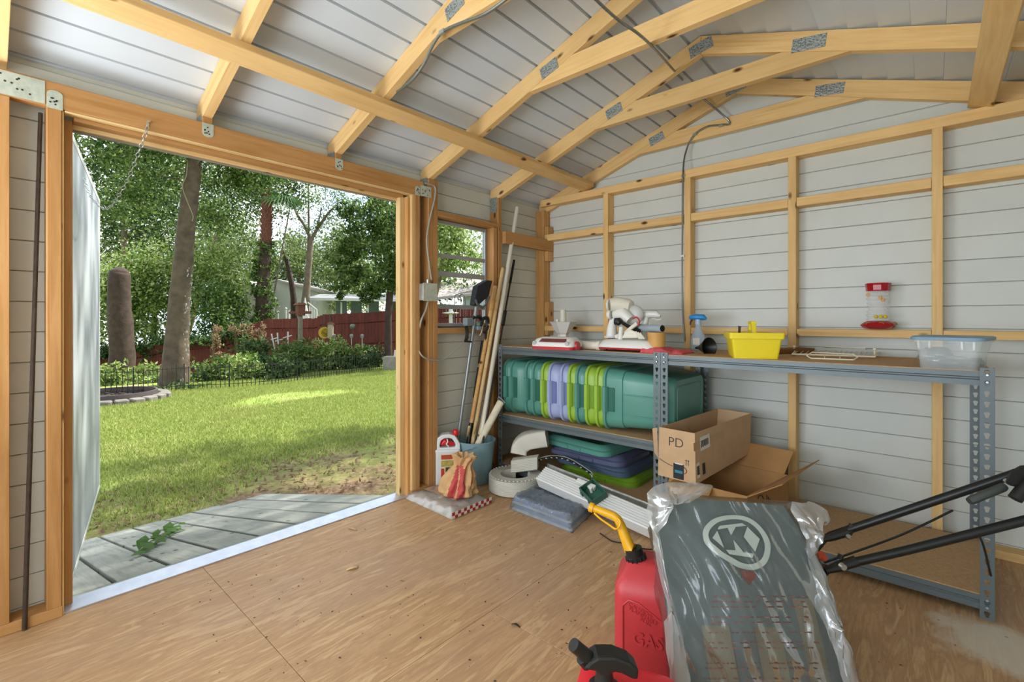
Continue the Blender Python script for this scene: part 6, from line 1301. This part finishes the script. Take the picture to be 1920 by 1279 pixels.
# ---- fire pit
fpx = gbase(212, 9.45); fpt = thing('fire_pit', fpx, 'round stone-edged fire pit in the lawn beside door leaf', 'fire pit'); STN = mat('pit_stone', '8f8a82', .9, var=.2, vs=8, bump=.4, orand=.2)
MB().lathe([(.72, .0), (.70, .035), (.35, .05), (.02, .055)], tuple(fpx), 28).build('ash_bed', mat('ash', '4d4641', .95, var=.4, vs=12), fpt)
mb = MB(); mb.lathe([(.69, 0), (.69, .17), (.72, .17), (.72, 0)], tuple(fpx), 32, caps=False); mb.build('steel_ring', mat('ring_rust', '6b6160', .7, .3), fpt)
for k in range(22):
    a = 2*math.pi*k/22; M = Matrix.Translation(fpx+Vector((.84*math.cos(a), .84*math.sin(a), .02))) @ Matrix.Rotation(a, 4, 'Z'); s = random.uniform(.8, 1.15)
    MB().loft([[(x*s, y, z) for x, y in rrect(.20, .215, .04, 2)] for z in (-.03, .055, )]+[[(x*s*.85, y*.85, .075) for x, y in rrect(.20, .215, .04, 2)]]).build('stone', STN, fpt, smooth=0, M=M)
mb = MB()
for k in range(14): a, r = random.random()*6.28, random.random()*.5; c = fpx+Vector((r*math.cos(a), r*math.sin(a), .07)); d = Vector((random.uniform(-.2, .2), random.uniform(-.2, .2), random.uniform(0, .07))); mb.tube([c-d, c+d], .012, 5)
mb.build('charred_sticks', BARKD, fpt, kind='stuff')
# ---- neighbours: house, carport, umbrella, house in the window
HWL = mat('house_wall', 'c9cbc6', .7, var=.05); HRF = mat('house_roof', 'b5aeab', .8, var=.08, vs=10); HRW = mat('shed_roof', 'e6e6e6', .5)
def house(name, lab, D, x0, x1, ytop, xr_, yr, dp=5.0, wall=HWL, roof=HRF, ov=.25, win=()):
    """gable end facing us: eaves at x0, x1 (height ytop), ridge at xr_, yr"""
    t = thing(name, gbase((x0+x1)/2, D), lab, 'house'); g = gbase((x0+x1)/2, D).z-.3; a, b, r = gp_(x0, ytop, D), gp_(x1, ytop, D), gp_(xr_, yr, D); dv_ = CV*dp
    fr_ = [Vector((a.x, a.y, g)), Vector((b.x, b.y, g)), b, r, a]; MB().loft([fr_, [p+dv_ for p in fr_]]).build('wall', wall, t, smooth=0)
    for e_ in (a, b):
        d_ = (e_-r); e2_ = e_+d_.normalized()*ov; P = [r-CV*ov+z_*.02, e2_-CV*ov+z_*.02, e2_+dv_+z_*.02, r+dv_+z_*.02]; MB().loft([P, [p+z_*.12 for p in P]]).build('roof', roof, t, smooth=0)
    for (x, y, x2, y2) in win:
        P = [gp_(x, y, D-.04), gp_(x2, y, D-.04), gp_(x2, y2, D-.04), gp_(x, y2, D-.04)]; f_ = MB().loft([P, [p+CV*.03 for p in P]]).build('window', WH, t, smooth=0); c = sum(P, Vector())/4; MB().add([c.lerp(p, .8)-CV*.004 for p in P], [(0, 1, 2, 3)]).build('pane', mat(name+'_pane', '4a5560', .1), f_, smooth=0)
    return t
house('white_house', 'pale house with low gable roof behind fence right of palm', 36, 468, 596, 548, 521, 527, win=((545, 556, 556, 580),))
house('garden_shed', 'small shed with bright white roof left of the palm', 34, 428, 482, 541, 470, 531, 3.0, wall=mat('shed_wall', 'a3a096', .8), roof=HRW)
D = 27; cpn = thing('carport', gbase(670, D), 'white open carport roof on posts behind red fence', 'carport')
P = [gp_(577, 563, D), gp_(775, 566, D), gp_(790, 557, D+4), gp_(600, 556, D+4)]; MB().loft([P, [p+z_*.16 for p in P]]).build('roof', HRW, cpn, smooth=0)
for x in (595, 640, 690, 745): a = gp_(x, 566, D+.3); MB().tube([Vector((a.x, a.y, zg(a.x, a.y))), a], .05, 6).build('post', WH, cpn)
for x in (640, 668, 700): a = gp_(x, 578, D+3.5); MB().loft([[a+CR*q+z_*h for q, h in ((-.35, -.9), (.35, -.9), (.35, .5), (-.35, .5))], [a+CR*q+z_*h+CV*.06 for q, h in ((-.35, -.9), (.35, -.9), (.35, .5), (-.35, .5))]]).build('side_panel', mat('blue_grey_panel', '93a9b4', .6), cpn, smooth=0)
D = 23.5; um = thing('patio_umbrella', gbase(572, D), 'closed white patio umbrella standing behind red fence', 'umbrella'); c = gp_(572, 598, D); MB().tube([gp_(572, 602, D), gp_(571.5, 590, D), gp_(572, 575, D), gp_(572, 560, D)], [.26, .2, .10, .03], 10).build('canopy', WH, um); MB().tube([gbase(572, D), gp_(572, 558, D)], .03, 8).build('pole', WH, um)
rl = thing('pool_railing', gbase(588, D), 'white railing beside closed patio umbrella', 'railing'); mb = MB()
for k in range(5): mb.tube([gp_(580+3.2*k, 574+1.5*k, D), gp_(580+3.2*k, 600, D)], .02, 5)
mb.tube([gp_(577, 567, D), gp_(594, 581, D)], .03, 5); mb.tube([gp_(594, 580, D), gp_(594, 600, D)], .035, 5); mb.build('rails', WH, rl)
for i, x in enumerate((513, 521, 536, 542)):
    a = gp_(x, 577+(i % 2)*6, 24); t = thing('fence_post', Vector((a.x, a.y, zg(a.x, a.y))), ['white deck post farthest left behind fence near palm', 'second white deck post from palm', 'third white deck post, just before pale house wall', 'rightmost white deck post behind fence'][i], 'post'); MB().tube([Vector((a.x, a.y, zg(a.x, a.y))), a-z_*.08], .05, 6).build('shaft', WH, t); MB().sph(a-z_*.05, .07, 8, 6).build('finial', WH, t)
house('window_house', 'light blue house with grey roof seen through shed window', 26, 868, 985, 553, 925, 541, 6, wall=mat('house_blue', 'bfcdd0', .7), roof=HRF)
t = bpy.data.objects['window_house']; P = [gp_(800, 565, 25.6), gp_(932, 549, 25.6), gp_(912, 521, 31), gp_(826, 533, 31)]; MB().loft([P, [p+z_*.15 for p in P]]).build('roof', HRF, t, smooth=0)
D = 13.5; g = gbase(845, D); pgd = thing('bird_bath', g, 'white pagoda bird bath seen through lower window pane', 'bird bath'); mb = MB(); c = gp_(845, 588, D)
mb.lathe([(.05, g.z-c.z), (.05, -.02), (.22, .0), (.24, .03), (.06, .05), (.05, .18), (.13, .20), (.02, .34)], tuple(c), 14); mb.build('stone', WH, pgd)
for i, x in enumerate((852, 872)):
    D = 12.5; g = gbase(x, D); t = thing('shepherd_hook', g, ['curled iron garden hook left in window view', 'curled iron garden hook right in window view'][i], 'hook'); s_g = -1 if i else 1
    MB().tube(bez([g, gp_(x, 600, D), gp_(x, 560, D), gp_(x+5*s_g, 552, D), gp_(x+11*s_g, 556, D), gp_(x+12*s_g, 566, D)], 26), .010, 6).build('rod', DARKM, t)
# ---- vine sprig on the ramp
vs_ = thing('vine_sprig', (-3.6, .55, -.27), 'green vine sprig lying across the ramp planks', 'vine'); VL = leafmat('vine_leaf', ('3c6a2a', '5a8a3c', '77a04c', '4a7a32'))
def ron(x, y):
    d = ray(x, y); t = (-.02+.24*2.47-EYE)/(d.z-.24*d.x); return CC+d*t+Vector((0, 0, .012))
vp = [ron(x, y) for x, y in ((262, 1042), (275, 1032), (292, 1024), (308, 1010), (322, 1003), (338, 994))]; MB().tube(bez(vp, 20), .004, 5).build('stem', VL, vs_)
for k, q in enumerate(bez(vp, 22)):
    a = k*2.1; s = random.uniform(.03, .055); c = q+Vector((.03*math.cos(a), .03*math.sin(a), .012+.01*(k % 3))); M = Matrix.Translation(c) @ Matrix.Rotation(a, 4, 'Z') @ Matrix.Rotation(.4*math.sin(k), 4, 'X')
    MB().add([(0, -s, 0), (s*.6, -s*.2, .006), (s*.35, s*.5, .004), (0, s, -.004), (-s*.35, s*.5, .004), (-s*.6, -s*.2, .006)], [tuple(range(6))]).build('leaf', VL, vs_, smooth=0, M=M)
# ---- grass blades and fallen litter
rs = np.random.RandomState(5); N = 420000; X = -4.5-9.5*rs.rand(N)**1.15; Y = -1+11*rs.rand(N); Dd = X*CV.x+Y*CV.y; U = (X*CR.x+Y*CR.y)/Dd
ok = (U > -.92) & (U < -.03) & (Dd < 9.6+6.6*np.clip((U+.87)/.64, 0, 1.3)) & (Dd > 2.5)
nz = np.array([mnoise.noise((x*1.1, y*1.1, 3.3)) for x, y in zip(X[ok], Y[ok])]); nz2 = np.array([mnoise.noise((x*.45, y*.45, 8)) for x, y in zip(X[ok], Y[ok])])
X, Y = X[ok], Y[ok]; dens = np.clip((-X-4.9)/1.3+nz*1.1, 0, 1)*np.clip(1.15-np.clip(nz2-.32, 0, 1)*5, .12, 1); sel = rs.rand(len(X)) < dens; X, Y = X[sel], Y[sel]; n = len(X)
Z = np.array([zg(x, y) for x, y in zip(X, Y)]); a = rs.rand(n)*6.283; h = .022+.035*rs.rand(n); w = .0035+.0035*rs.rand(n); lean = .022*rs.randn(n, 2)
V = np.empty((n, 3, 3)); V[:, 0] = np.stack([X-w*np.cos(a), Y-w*np.sin(a), Z-.004], 1); V[:, 1] = np.stack([X+w*np.cos(a), Y+w*np.sin(a), Z-.004], 1); V[:, 2] = np.stack([X+lean[:, 0], Y+lean[:, 1], Z+h], 1)
me = bpy.data.meshes.new('grass'); me.vertices.add(n*3); me.vertices.foreach_set('co', V.reshape(-1).astype(np.float32)); me.loops.add(n*3); me.loops.foreach_set('vertex_index', np.arange(n*3, dtype=np.int32)); me.polygons.add(n); me.polygons.foreach_set('loop_start', np.arange(0, n*3, 3, dtype=np.int32)); me.update()
me.materials.append(leafmat('grass_blade', ('7f9c3c', 'a3b855', 'c0cd70', 'dbe092'), .35, .6)); o = bpy.data.objects.new('grass', me); link(o); tag(o, 'short mown grass blades covering the lawn', 'grass', kind='stuff')
P = np.stack([-3.0-2.6*rs.rand(900), 1.75+2.2*rs.rand(900), np.zeros(900)], 1); P2 = np.stack([-4.7-1.2*rs.rand(500), -.3+3*rs.rand(500), np.zeros(500)], 1); P = np.concatenate([P, P2]); P[:, 2] = [zg(x, y)+.012 for x, y, _ in P]
tag(leafmesh('leaf_litter', P, .06, LF['tan'], None, up=3, asp=.4, seed=150), 'dry brown leaf litter on the bare soil by the ramp', 'leaf litter', kind='stuff')
